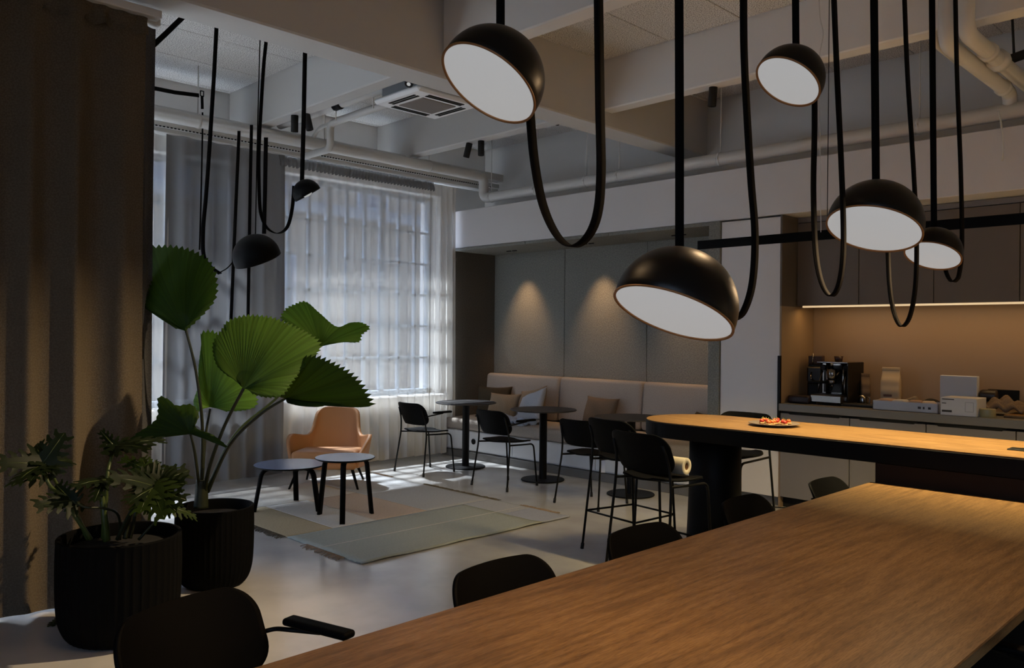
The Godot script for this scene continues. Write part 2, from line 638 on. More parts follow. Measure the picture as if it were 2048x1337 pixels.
func build_shell() -> void:
	struct("floor", span(mb(), Vector3(-8.5, -0.2, -7.9), Vector3(3.3, 0, 4.3)), M.floor, "pale polished concrete floor")
	struct("wall_right", span(mb(), Vector3(3.0, 0, -7.9), Vector3(3.3, 4.3, 4.3)), M.paint, "plain white wall on the right of the room")
	# unseen wall behind the viewer; its three tall windows are added for fill daylight
	var sf := mb()
	span(sf, Vector3(-8.5, 0, 4.0), Vector3(3.0, 0.5, 4.3))
	span(sf, Vector3(-8.5, 3.5, 4.0), Vector3(3.0, 4.3, 4.3))
	for k in 4: span(sf, Vector3([-8.5, -5.0, 0.2, 2.7][k], 0.5, 4.0), Vector3([-7.3, -1.2, 0.6, 3.0][k], 3.5, 4.3))
	struct("wall_front", sf, M.paint, "white wall behind the viewer with tall windows added for fill daylight")
	for k in 3:
		var xa: float = [-7.3, -1.2, 0.6][k]
		var xb: float = [-5.0, 0.2, 2.7][k]
		var fr := mb()
		for xx in [xa, (xa + xb) / 2 - 0.03, xb - 0.06]: span(fr, Vector3(xx, 0.5, 4.12), Vector3(xx + 0.06, 3.5, 4.2))
		for yy in [0.5, 1.6, 3.44]: span(fr, Vector3(xa, yy, 4.12), Vector3(xb, yy + 0.06, 4.2))
		var added_window := struct("window_%d" % (k + 5), fr, M.frame, "tall window added behind the viewer for fill daylight")
		obj("pane", span(mb(), Vector3(xa + 0.06, 0.56, 4.157), Vector3(xb - 0.06, 3.44, 4.163)), M.glass, added_window)
	struct("wall_back", span(mb(), Vector3(-8.5, 0, -7.9), Vector3(3.0, 4.3, -7.5)), M.paint, "white painted wall above the pipe run")
	# the window wall; its last two openings are out of view, lighting the room
	var opens := [[-6.72, -4.42], [-4.05, -1.9], [-1.5, 0.9], [1.3, 3.7]]
	var st := mb()
	var x0 := -8.5
	span(st, Vector3(x0, 0, -7.5), Vector3(WIN_X, 4.3, -6.72))
	span(st, Vector3(x0, 0, -4.42), Vector3(WIN_X, 4.3, -4.05))
	span(st, Vector3(x0, 0, -1.9), Vector3(WIN_X, 4.3, -1.5))
	span(st, Vector3(x0, 0, 0.9), Vector3(WIN_X, 4.3, 1.3))
	span(st, Vector3(x0, 0, 3.7), Vector3(WIN_X, 4.3, 4.0))
	for o in opens:
		span(st, Vector3(x0, 3.27, o[0]), Vector3(WIN_X, 4.3, o[1]))
		span(st, Vector3(x0, 0, o[0]), Vector3(WIN_X, 0.72, o[1]))
	struct("wall_left", st, M.paint, "white window wall behind the sheer curtains")
	for o in opens:
		make_window(o[0], o[1])
	struct("trim_1", span(mb(), Vector3(WIN_X, 0.2, -6.9), Vector3(-7.865, 0.75, 3.9), 0.01), M.beam, "white boxed sill ledge under the windows")
	struct("baseboard_left", span(mb(), Vector3(WIN_X, 0, -7.4), Vector3(-8.02, 0.14, 4.0), 0.005), M.white, "white baseboard under the windows")
	# ceiling: slab, wood-wool boards as its pieces
	var ceil := struct("ceiling", span(mb(), Vector3(-8.5, CEIL + 0.03, -7.9), Vector3(3.3, 4.3, 4.3)), M.paint, "concrete ceiling lined with pale wood wool boards")
	var zs := [-7.45, -5.88, -5.72, -4.02, -3.86, -2.0, -1.9, 0.0, 0.1, 2.0, 2.1, 3.98]
	for bay in range(0, zs.size(), 2):
		var xx := -8.69
		while xx < 2.9:
			var lo := maxf(xx, -8.08)
			var hi := minf(xx + 0.68, 2.98)
			if not (lo > -4.93 and hi < -4.64) and hi - lo > 0.05:
				obj("board", span(mb(), Vector3(lo + 0.004, CEIL - 0.025, zs[bay] + 0.003), Vector3(hi - 0.004, CEIL + 0.03, zs[bay + 1] - 0.003), 0.003), M.woodwool, ceil)
			xx += 0.68
	# beams: one deep beam along the windows' direction, cross beams the other way
	var b := struct("ceiling_beam", span(mb(), Vector3(-4.93, 3.4, -7.5), Vector3(-4.65, CEIL + 0.02, 4.0), 0.012), M.beam, "deep white beam running parallel to the windows")
	for zc in [-5.80, -3.94, -1.95, 0.05, 2.05]:
		var w := 0.15
		struct("ceiling_beam", span(mb(), Vector3(-8.1, 3.545, zc - w / 2), Vector3(-4.93, CEIL + 0.02, zc + w / 2), 0.01), M.beam, "white cross beam between the window wall and the deep beam")
		struct("ceiling_beam", span(mb(), Vector3(-4.65, 3.53, zc - w / 2), Vector3(3.0, CEIL + 0.02, zc + w / 2), 0.01), M.paint, "white cross beam over the kitchen side")
	# wide pale bulkhead over niche, panel and kitchen, with the white panel below it
	struct("wall_bulkhead", span(mb(), Vector3(-7.93, 2.592, -7.5), Vector3(3.0, 3.06, -6.77), 0.004), M.panel_white, "smooth white bulkhead over the seating niche and the kitchen")
	struct("wall_panel", span(mb(), Vector3(-4.04, 0.085, -7.5), Vector3(-3.45, 2.575, -6.77), 0.003), M.panel_white, "flat white wall panel between the niche and the kitchen")
	struct("baseboard_back", span(mb(), Vector3(-4.04, 0, -7.5), Vector3(-3.45, 0.085, -6.83)), M.worktop, "recessed grey plinth under the white panel")

func make_window(z0: float, z1: float) -> void:
	var st := mb()
	var xf := -8.3
	var t := 0.05
	span(st, Vector3(xf - 0.04, 0.72, z0), Vector3(xf + 0.04, 3.27, z0 + 0.06))
	span(st, Vector3(xf - 0.04, 0.72, z1 - 0.06), Vector3(xf + 0.04, 3.27, z1))
	span(st, Vector3(xf - 0.04, 3.2, z0), Vector3(xf + 0.04, 3.27, z1))
	span(st, Vector3(xf - 0.04, 0.72, z0), Vector3(xf + 0.04, 0.8, z1))
	var w := struct("window_%d" % (win_n + 1), st, M.frame, "tall white steel window divided into small panes")
	win_n += 1
	var n := 3
	for k in range(1, n):
		var zc := lerpf(z0, z1, k / float(n))
		obj("mullion", span(mb(), Vector3(xf - 0.035, 0.8, zc - 0.035), Vector3(xf + 0.035, 3.2, zc + 0.035), 0.004), M.frame, w)
	for k in range(1, 6):
		var y := 0.8 + 0.4 * k
		obj("glazing_bar", span(mb(), Vector3(xf - 0.025, y - 0.014, z0 + 0.06), Vector3(xf + 0.025, y + 0.014, z1 - 0.06)), M.frame, w)
	for k in n:
		for q in [1, 2]:
			var zc := lerpf(z0, z1, (k + q / 3.0) / n)
			obj("glazing_bar", span(mb(), Vector3(xf - 0.025, 0.8, zc - 0.013), Vector3(xf + 0.025, 3.2, zc + 0.013)), M.frame, w)
	for k in n:
		obj("pane", span(mb(), Vector3(xf - 0.003, 0.8, lerpf(z0, z1, k / float(n)) + 0.035), Vector3(xf + 0.003, 3.2, lerpf(z0, z1, (k + 1) / float(n)) - 0.035)), M.glass, w)

var win_n := 0

# ---------------------------------------------------------------- across the street

func build_outside() -> void:
	struct("street", span(mb(), Vector3(-40, -1.2, -45), Vector3(-8.5, -1.0, 40)), mat(Color(0.45, 0.44, 0.43), 0.9), "grey street outside the windows")
	var wall_m := mat(Color(0.55, 0.52, 0.47), 0.9)
	var brick := mat(Color(0.62, 0.38, 0.30), 0.9)
	var X := -20.0
	var o := thing("facade", "pale beige house front across the street seen through the sheers", "building", Vector3(X, -1.0, -14.0))
	obj("wall", span(mb(), Vector3(-6, 0, -30), Vector3(0, 7.2, 30)), wall_m, o)
	obj("cornice", span(mb(), Vector3(-0.1, 5.75, -30), Vector3(0.35, 6.1, 30), 0.05), mat(Color(0.50, 0.53, 0.55), 0.8), o)
	obj("roof", prism(mb(), PackedVector2Array([Vector2(0.4, 7.2), Vector2(0.4, 7.4), Vector2(-3, 9.6), Vector2(-6, 9.6), Vector2(-6, 7.2)]), -30, 30, 0.0, Transform3D(Basis(Vector3(1, 0, 0), Vector3(0, 0, 1), Vector3(0, 1, 0)), Vector3.ZERO)), brick, o)
	for k in 16:
		var z := -24.0 + 3.0 * k
		var f := obj("window", span(mb(), Vector3(-0.05, 6.15, z - 0.55), Vector3(0.06, 7.1, z + 0.55), 0.02), brick if k % 2 else M.frame, o)
		obj("pane", span(mb(), Vector3(0.02, 6.22, z - 0.48), Vector3(0.07, 7.03, z + 0.48)), mat(Color(0.35, 0.40, 0.46), 0.1), f)
		for y in ([3.9] if k % 2 else []):
			f = obj("window", span(mb(), Vector3(-0.05, y - 0.75, z - 0.5), Vector3(0.06, y + 0.75, z + 0.5), 0.02), M.frame, o)
			obj("pane", span(mb(), Vector3(0.02, y - 0.68, z - 0.43), Vector3(0.07, y + 0.68, z + 0.43)), mat(Color(0.40, 0.45, 0.5), 0.1), f)

# ---------------------------------------------------------------- curtains and their tracks

func folds(z0: float, z1: float, x: float, y0: float, y1: float, wave: float, amp: float, ph: float, wob := 0.35) -> SurfaceTool:
	var n := int(absf(z1 - z0) / wave * 10)
	return sheet(mb(true), func(u: float, w: float):
		var z := lerpf(z0, z1, u)
		var a := TAU * (z / wave + wob * sin(z * 2.3 + ph) + 0.25 * sin(z * 5.1 + ph * 2.0))
		var drop := lerpf(0.55, 1.0, smoothstep(0.0, 0.35, 1.0 - w))
		var sway := 0.012 * sin(w * 4.0 + z * 3.0 + ph)
		var dx := amp * drop * (0.75 * sin(a) + 0.25 * sin(a * 0.5 + ph)) + sway
		return Vector3(x + dx, lerpf(y0, y1, w) + (0.008 * sin(a) if w < 0.01 else 0.0), z + 0.25 * amp * drop * cos(a)), n, 14)

func build_curtains() -> void:
	# near dark curtain and its track
	var c := obj("near_curtain", folds(-1.80, 3.97, -4.79, 0.02, 3.29, 0.19, 0.055, 0.4, 0.9), M.curtain)
	tag(c, "heavy dark taupe curtain beside the two black planters", "curtain")
	obj("heading", folds(-1.80, 3.97, -4.79, 3.19, 3.30, 0.10, 0.018, 0.4), M.curtain, c)
	c = obj("near_curtain", folds(-1.885, -1.66, -4.90, 0.05, 3.29, 0.11, 0.03, 1.4), M.curtain_grey)
	tag(c, "narrow bluish grey curtain edge behind the heavy taupe curtain", "curtain")
	var t := thing("curtain_track", "white curtain track hanging above the heavy taupe curtain", "curtain rail", Vector3.ZERO)
	obj("rail", span(mb(), Vector3(-4.83, 3.30, -1.86), Vector3(-4.75, 3.345, 3.98), 0.004), M.pipe, t)
	obj("rail", span(mb(), Vector3(-4.95, 3.30, -1.90), Vector3(-4.87, 3.345, 3.98), 0.004), M.pipe, t)
	for z in [-1.6, -0.2, 1.4]:
		obj("rod", tube(mb(true), [Vector3(-4.79, 3.34, z), Vector3(-4.79, 3.41, z)], 0.006, 6), M.pipe, t)
	# far drapes
	c = obj("sheer_curtain", folds(-6.32, -4.24, -7.78, 0.03, 3.34, 0.13, 0.035, 0.3), M.sheer)
	tag(c, "bright white sheer curtain over the big sunlit window", "curtain")
	obj("heading", folds(-6.32, -4.24, -7.735, 3.25, 3.355, 0.045, 0.014, 0.9), M.sheer_head, c)
	c = obj("sheer_curtain", folds(-6.705, -6.28, -7.77, 0.03, 3.34, 0.09, 0.035, 2.3), M.sheer)
	tag(c, "bunched white sheer beside the dark niche side", "curtain")
	c = obj("sheer_curtain", folds(-3.20, -1.75, -7.79, 0.03, 3.36, 0.14, 0.035, 1.9), M.sheer)
	tag(c, "sliver of bright sheer curtain beside the taupe curtain edge", "curtain")
	c = obj("grey_drape", folds(-4.32, -3.08, -7.74, 0.03, 3.36, 0.21, 0.04, 0.7), M.drape)
	tag(c, "plain grey drape between the two bright sheers", "curtain")
	# rail with its row of dark holes
	t = thing("curtain_track", "long white curtain track with dark slots above the windows", "curtain rail", Vector3.ZERO)
	obj("rail", span(mb(), Vector3(-7.83, 3.36, -7.35), Vector3(-7.68, 3.40, 3.5), 0.004), M.pipe, t)
	obj("rail", span(mb(), Vector3(-7.70, 3.41, -7.35), Vector3(-7.66, 3.46, 3.5), 0.004), M.pipe, t)
	var holes := mb()
	for k in 150: span(holes, Vector3(-7.664, 3.402, -7.2 + 0.035 * k * 1.0), Vector3(-7.655, 3.412, -7.2 + 0.035 * k + 0.018))
	tag(obj("slot", holes, M.gap, t), "", "", "", "stuff")

# ---------------------------------------------------------------- niche with the bench

func build_niche() -> void:
	var t := thing("seating_niche", "grey felt lined seating niche in the back wall", "niche")
	obj("side_panel", span(mb(), Vector3(-7.93, 0, -7.48), Vector3(-7.85, 2.588, -6.72), 0.004), M.felt_dark, t).set_meta("label", "dark felt side panel by the window")
	obj("side_panel", span(mb(), Vector3(-4.165, 0, -7.48), Vector3(-4.045, 2.588, -6.75), 0.004), M.felt, t)
	var xs := [-7.85, -6.608, -5.383, -4.165]
	for k in 3:
		obj("back_panel", span(mb(), Vector3(xs[k] + 0.003, 0.3, -7.495), Vector3(xs[k + 1] - 0.003, 2.56, -7.46), 0.004), M.felt, t)
		var so := obj("soffit_panel", span(mb(), Vector3(xs[k] + 0.003, 2.555, -7.46), Vector3(xs[k + 1] - 0.003, 2.588, -6.76), 0.003), M.felt, t)
		var xc: float = (xs[k] + xs[k + 1]) / 2
		for s in [-0.05, 0.05]:
			obj("light_slot", span(mb(), Vector3(xc + s - 0.035, 2.545, -7.17), Vector3(xc + s + 0.035, 2.556, -7.15), 0.002), M.black, so)
	for k in 3:
		var xc: float = (xs[k] + xs[k + 1]) / 2
		lamp_spot("niche_lamp", Vector3(xc, 2.53, -7.14), Vector3(0.0, -0.80, -0.20), NICHE_POWER, 31.0, 0.03, Color(1.0, 0.80, 0.58))
	# bench: drawer base, seat, three back cushions
	t = thing("bench", "built-in bench with white drawer base and beige upholstered seat", "bench")
	obj("base", span(mb(), Vector3(-7.85, 0.09, -7.4), Vector3(-4.17, 0.33, -6.60), 0.004), M.bench_base, t)
	obj("plinth", span(mb(), Vector3(-7.85, 0.0, -7.4), Vector3(-4.17, 0.085, -6.57), 0.003), M.worktop, t)
	for k in 3:
		obj("drawer_front", span(mb(), Vector3(xs[k] + 0.004, 0.105, -6.60), Vector3(xs[k + 1] - 0.004, 0.325, -6.58), 0.003), M.bench_base, t)
	var seat := obj("seat", rbox(mb(true), Vector3(-6.01, 0.40, -6.98), Vector3(3.68, 0.135, 0.80), 0.045), M.bench, t)
	var so := obj("socket", lathe(mb(true), disc_profile(0.035, 0.0, 0.012), 24, Vector3(-7.26, 0.215, -6.58), Basis(Vector3.RIGHT, PI / 2)), M.black, t)
	so.set_meta("label", "round black power socket")
	xs = [-7.78, -6.5, -5.29, -4.17]
	var say := ["beige upholstered back cushion at the window end of the bench", "beige upholstered back cushion in the middle of the bench", "beige upholstered back cushion beside the white wall panel"]
	for k in 3:
		var bc := obj("back_cushion", rbox(mb(true), Vector3((xs[k] + xs[k + 1]) / 2, 0.735, -7.33), Vector3(xs[k + 1] - xs[k] - 0.008, 0.535, 0.20), 0.05, Basis(Vector3.RIGHT, -0.09)), M.bench)
		tag(bc, say[k], "cushion", "back cushions on the bench")
	# pillows and a blanket
	pillow(Vector3(-7.42, 0.66, -7.06), 0.46, 0.40, Basis(Vector3.UP, 0.5) * Basis(Vector3.RIGHT, -0.25), M.olive, "dark olive pillow in the corner of the bench")
	pillow(Vector3(-7.12, 0.62, -6.93), 0.44, 0.36, Basis(Vector3.UP, 0.25) * Basis(Vector3.RIGHT, -0.4), M.beige, "small beige pillow leaning on the dark olive one")
	pillow(Vector3(-6.72, 0.665, -7.03), 0.46, 0.42, Basis(Vector3.UP, -0.12) * Basis(Vector3.RIGHT, -0.3) * Basis(Vector3.BACK, 0.22), M.beige, "beige square pillow behind the pale tilted one")
	pillow(Vector3(-6.62, 0.65, -6.90), 0.48, 0.42, Basis(Vector3.UP, -0.3) * Basis(Vector3.RIGHT, -0.45) * Basis(Vector3.BACK, 0.35), M.pale, "pale grey pillow tilted on its corner above the blanket")
	pillow(Vector3(-5.73, 0.645, -7.08), 0.5, 0.36, Basis(Vector3.UP, -0.1) * Basis(Vector3.RIGHT, -0.3), M.tan, "tan pillow against the middle back cushion")
	pillow(Vector3(-4.42, 0.6, -7.05), 0.4, 0.3, Basis(Vector3.UP, -0.5) * Basis(Vector3.RIGHT, -0.4), M.olive, "olive pillow at the kitchen end of the bench")
	var bl := obj("blanket", slab(mb(true), func(u: float, w: float):
		var x := lerpf(-7.25, -6.45, u)
		var z := lerpf(-7.0, -6.62, w)
		return Vector3(x, 0.49 + 0.035 * sin(u * 21.0 + w * 5.0) * (1.0 - w * 0.5) + 0.05 * sin(u * PI) * (1.0 - w) + 0.02 * sin(w * 17.0 + u * 3.0), z + 0.05 * sin(u * 8.0)), 40, 20, 0.012), M.blanket)
	tag(bl, "crumpled white and pale blue blanket lying on the bench seat", "blanket")

func pillow(c: Vector3, w: float, h: float, b: Basis, m: Material, label: String) -> void:
	var st := mb(true)
	for sg: float in [1.0, -1.0]:
		sheet(st, func(u: float, q: float):
			var x: float = (u * 2 - 1) * sg
			var y := q * 2 - 1
			var pinch := 1.0 - 0.10 * (1.0 - x * x) * absf(y) * absf(y)
			var pinch2 := 1.0 - 0.10 * (1.0 - y * y) * x * x
			var t := 0.075 * pow(maxf(0.0, (1.0 - x * x) * (1.0 - y * y)), 0.42)
			t *= 1.0 + 0.15 * sin(x * 5.0 + y * 3.0)
			return c + b * Vector3(x * w / 2 * pinch2, y * h / 2 * pinch, t * sg), 18, 18)
	tag(obj("pillow", st, m), label, "pillow")

const NICHE_POWER := 0.9

# ---------------------------------------------------------------- kitchen wall

func build_kitchen() -> void:
	var xs := [-3.43, -2.817, -2.222, -1.61, -1.0, -0.4, 0.2]
	var place := ["nearest the white wall panel", "second from the white wall panel", "third from the white wall panel", "fourth from the white wall panel", "fifth from the white wall panel", "sixth from the white wall panel"]
	for k in 6:
		var t := thing("base_cabinet", "grey base cabinet with black grip slot, " + place[k], "cabinet", Vector3(xs[k], 0, -6.77), 0.0, "base cabinets under the worktop")
		var w: float = xs[k + 1] - xs[k]
		obj("body", span(mb(), Vector3(0.001, 0.09, -0.62), Vector3(w - 0.001, 0.855, 0)), M.gap, t)  # body coloured near black, for the shade in the door gaps
		obj("plinth", span(mb(), Vector3(0.0, 0, -0.6), Vector3(w, 0.09, -0.05)), M.gap, t)
		obj("door", span(mb(), Vector3(0.0035, 0.10, 0), Vector3(w - 0.0035, 0.835, 0.02), 0.002), M.taupe, t)
		obj("grip_slot", prism(mb(), PackedVector2Array([Vector2(0.06, 0.852), Vector2(w - 0.06, 0.852), Vector2(w - 0.09, 0.828), Vector2(0.09, 0.828)]), 0.0, 0.0225, 0.0, Transform3D(Basis(Vector3(1, 0, 0), Vector3(0, 0, 1), Vector3(0, 1, 0)), Vector3.ZERO)), M.gap, t)
	var wt := obj("worktop", span(mb(), Vector3(-3.43, 0.857, -7.42), Vector3(0.8, 0.92, -6.72), 0.003), M.worktop)
	tag(wt, "grey worktop running along the kitchen wall", "worktop")
	var bs := obj("backsplash", span(mb(), Vector3(-3.43, 0.92, -7.42), Vector3(0.8, 1.79, -7.395)), M.backsplash)
	tag(bs, "warm beige wall panel between worktop and wall cabinets", "wall panel")
	var sp := obj("side_panel", span(mb(), Vector3(-3.45, 0.0, -7.42), Vector3(-3.432, 1.78, -6.765), 0.001), M.backsplash)
	tag(sp, "beige panel closing the kitchen recess beside the white wall", "side panel")
	sp = obj("side_panel", span(mb(), Vector3(-3.45, 1.78, -7.42), Vector3(-3.432, 2.585, -6.765), 0.001), M.taupe_in)
	tag(sp, "dark taupe panel beside the first wall cabinet", "side panel")
	var be := obj("edge_strip", span(mb(), Vector3(-3.455, 0.5, -6.764), Vector3(-3.428, 1.34, -6.74), 0.002), M.black)
	tag(be, "upright black strip on the kitchen end of the white wall panel", "strip")
	xs = [-3.43, -2.874, -2.272, -1.666, -1.06, -0.45, 0.16]
	for k in 6:
		var t := thing("wall_cabinet", "handleless dark taupe wall cabinet over the worktop, " + place[k], "cabinet", Vector3(xs[k], 1.79, -7.07), 0.0, "wall cabinets over the worktop")
		var w: float = xs[k + 1] - xs[k]
		obj("body", span(mb(), Vector3(0.001, 0, -0.34), Vector3(w - 0.001, 0.75, 0)), M.gap, t)  # near-black body stands in for shade between the doors
		obj("door", span(mb(), Vector3(0.0025, 0.0, 0), Vector3(w - 0.0025, 0.745, 0.02), 0.002), M.taupe_dark, t)
	var fl := obj("filler_panel", span(mb(), Vector3(-3.43, 2.542, -7.42), Vector3(0.8, 2.588, -7.06)), M.taupe)
	tag(fl, "narrow pale strip above the wall cabinets", "filler panel")
	# strip light under the wall cabinets
	var led := obj("strip_light", span(mb(), Vector3(-3.38, 1.772, -7.085), Vector3(0.7, 1.788, -7.055), 0.002), M.led)
	tag(led, "thin glowing strip light under the wall cabinets", "light")
	var al := AreaLight3D.new()
	al.name = "strip_glow"
	al.area_size = Vector2(4.0, 0.04)
	al.light_color = Color(1.0, 0.81, 0.54)
	al.light_energy = STRIP_POWER
	al.area_range = 12.0
	al.shadow_enabled = true
	add_child(al)
	al.look_at_from_position(Vector3(-1.36, 1.765, -7.085), Vector3(-1.36, 0.9, -7.22), Vector3.BACK)

const STRIP_POWER := 0.58

# ---------------------------------------------------------------- pipes, air conditioner, spotlights

func build_ceiling_services() -> void:
	var t := thing("long_pipe", "long white pipe lying along the top of the bulkhead", "pipe", Vector3.ZERO)
	obj("pipe", tube(mb(true), bend([Vector3(-7.44, 3.46, -0.6), Vector3(-7.44, 3.46, -6.87), Vector3(-7.44, 3.195, -6.87), Vector3(1.2, 3.195, -6.87)], 0.09), 0.062, 14), M.pipe, t)
	for x in [-7.30, -6.54, -5.78, -5.33, -4.12, -2.33, -1.2]:
		obj("clamp", tube(mb(true), [Vector3(x - 0.012, 3.195, -6.87), Vector3(x + 0.012, 3.195, -6.87)], 0.067, 14), M.pipe, t)
		obj("rod", tube(mb(true), [Vector3(x, 3.25, -6.87), Vector3(x, 3.975, -6.87)], 0.006, 5), M.pipe, t)
	for z in [-6.0, -4.6, -3.25, -1.9]:
		obj("rod", tube(mb(true), [Vector3(-7.44, 3.50, z), Vector3(-7.44, 3.975, z)], 0.006, 5), M.pipe, t)
		obj("clamp", tube(mb(true), [Vector3(-7.44, 3.46, z - 0.012), Vector3(-7.44, 3.46, z + 0.012)], 0.067, 14), M.pipe, t)
	var tr := obj("cable_trunking", span(mb(), Vector3(-7.66, 3.47, -7.3), Vector3(-7.53, 3.56, 0.5), 0.006), M.pipe)
	tag(tr, "white cable trunking along the window wall under the beams", "trunking")
	# right hand pipes, running towards the viewer and up into the ceiling
	var q := on_y(1893, 88, 3.33)
	t = thing("ceiling_pipe", "white pipe bending down to the long pipe at the right", "pipe", Vector3.ZERO)
	obj("pipe", tube(mb(true), bend([Vector3(q.x, 4.02, q.z), Vector3(q.x, 3.33, q.z), Vector3(q.x, 3.33, -6.87), Vector3(q.x, 3.16, -6.87)], 0.10), 0.05, 12), M.pipe, t)
	obj("flange", tube(mb(true), [Vector3(q.x, 3.33, -6.70), Vector3(q.x, 3.33, -6.66)], 0.06, 12), M.pipe, t)
	q = on_y(1932, 66, 3.36)
	t = thing("ceiling_pipe", "second white pipe bending down, right of the first one", "pipe", Vector3.ZERO)
	obj("pipe", tube(mb(true), bend([Vector3(q.x, 4.02, q.z), Vector3(q.x, 3.36, q.z), Vector3(q.x, 3.36, -7.52)], 0.10), 0.05, 12), M.pipe, t)
	obj("clamp", tube(mb(true), [Vector3(q.x, 3.36, q.z - 0.48), Vector3(q.x, 3.36, q.z - 0.42)], 0.062, 12), M.pipe, t)
	obj("clamp", tube(mb(true), [Vector3(q.x, 3.36, q.z - 0.72), Vector3(q.x, 3.36, q.z - 0.64)], 0.07, 12), M.pipe, t)
	q = on_y(1878, 95, 3.45)
	var fc := obj("floor_cable", tube(mb(true), curve([Vector3(-3.62, 0.006, -6.74), Vector3(-3.52, 0.006, -6.70), Vector3(-3.42, 0.006, -6.72), Vector3(-3.36, 0.006, -6.79)], 6), 0.005, 6), M.black_soft)
	tag(fc, "thin black cable lying on the floor by the plinth of the white panel", "cable")
	t = obj("thin_conduit", tube(mb(true), bend([Vector3(q.x, 4.02, q.z + 0.1), Vector3(q.x, 3.45, q.z + 0.1), Vector3(q.x + 0.02, 3.42, q.z - 0.35)], 0.10), 0.018, 8), M.pipe)
	tag(t, "thin white conduit beside the bending ceiling pipe", "pipe")
	# pipes along the cross beam to the air conditioner
	t = thing("cooling_pipes", "two lagged white pipes running from the air conditioner to the windows", "pipe", Vector3.ZERO)
	obj("pipe", tube(mb(true), [Vector3(-7.5, 3.60, -4.12), Vector3(-5.75, 3.62, -4.15)], 0.045, 10), M.pipe, t)
	obj("pipe", tube(mb(true), bend([Vector3(-5.75, 3.56, -4.33), Vector3(-6.9, 3.55, -4.33), Vector3(-6.9, 3.30, -4.33), Vector3(-7.4, 3.30, -4.33)], 0.07), 0.035, 10), M.pipe, t)
	obj("pipe", tube(mb(true), bend([Vector3(-5.75, 3.64, -4.45), Vector3(-7.3, 3.60, -4.45), Vector3(-7.44, 3.5, -4.45)], 0.07), 0.02, 8), M.pipe, t)
	obj("tape", tube(mb(true), [Vector3(-6.50, 3.60, -4.125), Vector3(-6.40, 3.60, -4.125)], 0.047, 10), M.black, t)
	for x in [-7.2, -6.6, -6.0]:
		obj("rod", tube(mb(true), [Vector3(x, 3.5, -4.2), Vector3(x, 3.975, -4.2)], 0.006, 5), M.pipe, t)
	# air conditioner cassette
	t = thing("air_conditioner", "white square ceiling air conditioner with dark slots", "air conditioner", Vector3(-5.45, 3.45, -4.37))
	obj("body", span(mb(), Vector3(-0.26, 0.05, -0.29), Vector3(0.26, 0.40, 0.29), 0.01), mat(Color(0.55, 0.56, 0.57), 0.5), t)
	obj("panel", span(mb(), Vector3(-0.31, 0.0, -0.34), Vector3(0.31, 0.05, 0.34), 0.02), mat(Color(0.96, 0.96, 0.96), 0.5), t)
	obj("grille", span(mb(), Vector3(-0.165, -0.006, -0.18), Vector3(0.165, 0.004, 0.18), 0.004), mat(Color(0.50, 0.46, 0.43), 0.7), t)
	for s in [-1.0, 1.0]:
		for d in [0.0, 0.035]:
			obj("slot", span(mb(), Vector3(s * (0.215 + d) - 0.011, -0.004, -0.19), Vector3(s * (0.215 + d) + 0.011, 0.004, 0.19)), M.gap, t)
			obj("slot", span(mb(), Vector3(-0.175, -0.004, s * (0.235 + d) - 0.011), Vector3(0.175, 0.004, s * (0.235 + d) + 0.011)), M.gap, t)
	for x in [-0.2, 0.2]:
		obj("rod", tube(mb(true), [Vector3(x, 0.4, 0.2), Vector3(x, 0.56, 0.2)], 0.008, 6), M.pipe, t)
	# black spotlights
	spot(Vector3(-6.88, 3.545, -3.93), Vector3(-0.10, -1, -0.05), 3.545, "left spotlight of the pair under the cross beam by the windows")
	spot(Vector3(-6.76, 3.545, -3.98), Vector3(0.20, -1, -0.15), 3.545, "right spotlight of the pair under the cross beam by the windows")
	spot(Vector3(-6.50, 3.545, -5.79), Vector3(-0.25, -1, 0.1), 3.545, "left spotlight of the pair near the niche")
	spot(Vector3(-6.34, 3.545, -5.81), Vector3(0.03, -1, 0.02), 3.545, "right spotlight of the pair near the niche")
	var p := on_y(1118, 258, 3.86)
	spot(Vector3(p.x, 3.975, p.z), Vector3(0.45, -0.5, 0.7), 3.975, "single spotlight on the boards behind the deep beam")
	p = on_y(826, 172, 3.50)
	var lit := spot(Vector3(p.x, 3.60, p.z), Vector3(0.35, -0.75, 0.55), 3.9, "lit spotlight beside the air conditioner")
	obj("lens", lathe(mb(true), disc_profile(0.016, 0.0, 0.004), 16, Vector3(0.35, -0.75, 0.55).normalized() * 0.156, Basis(Quaternion(Vector3.UP, Vector3(-0.35, 0.75, -0.55).normalized()))), M.glow, lit)
	p = on_y(1447, 200, 3.46)
	spot(Vector3(p.x, 3.53, -5.81), Vector3(-0.08, -1, 0.0), 3.53, "spotlight hanging under the cross beam above the island")
	var aim := Vector3(-4.40, 0.10, -1.15) - Vector3(-2.45, 3.53, -3.94)  # spotlight out of view, placed to light the planters and the curtain
	var warm := spot(Vector3(-2.45, 3.53, -3.94), aim, 3.53, "spotlight out of view, aimed to light the planters and the taupe curtain")
	var wd := aim.normalized()
	obj("lens", lathe(mb(true), disc_profile(0.024, 0.0, 0.004), 16, wd * 0.15, Basis(Quaternion(Vector3.UP, -wd))), M.led, warm)
	lamp_spot("spotlight_beam", Vector3(-2.45, 3.53, -3.94) + wd * 0.17, wd, UNSEEN_SPOT_POWER, 23.0, 0.03, Color(1.0, 0.88, 0.70))
	p = on_y(2022, 118, 3.55)
	spot(Vector3(p.x, p.y, p.z), Vector3(0.9, 0.25, -0.3), 3.975, "spotlight among the ceiling pipes at the right")

const UNSEEN_SPOT_POWER := 9.0

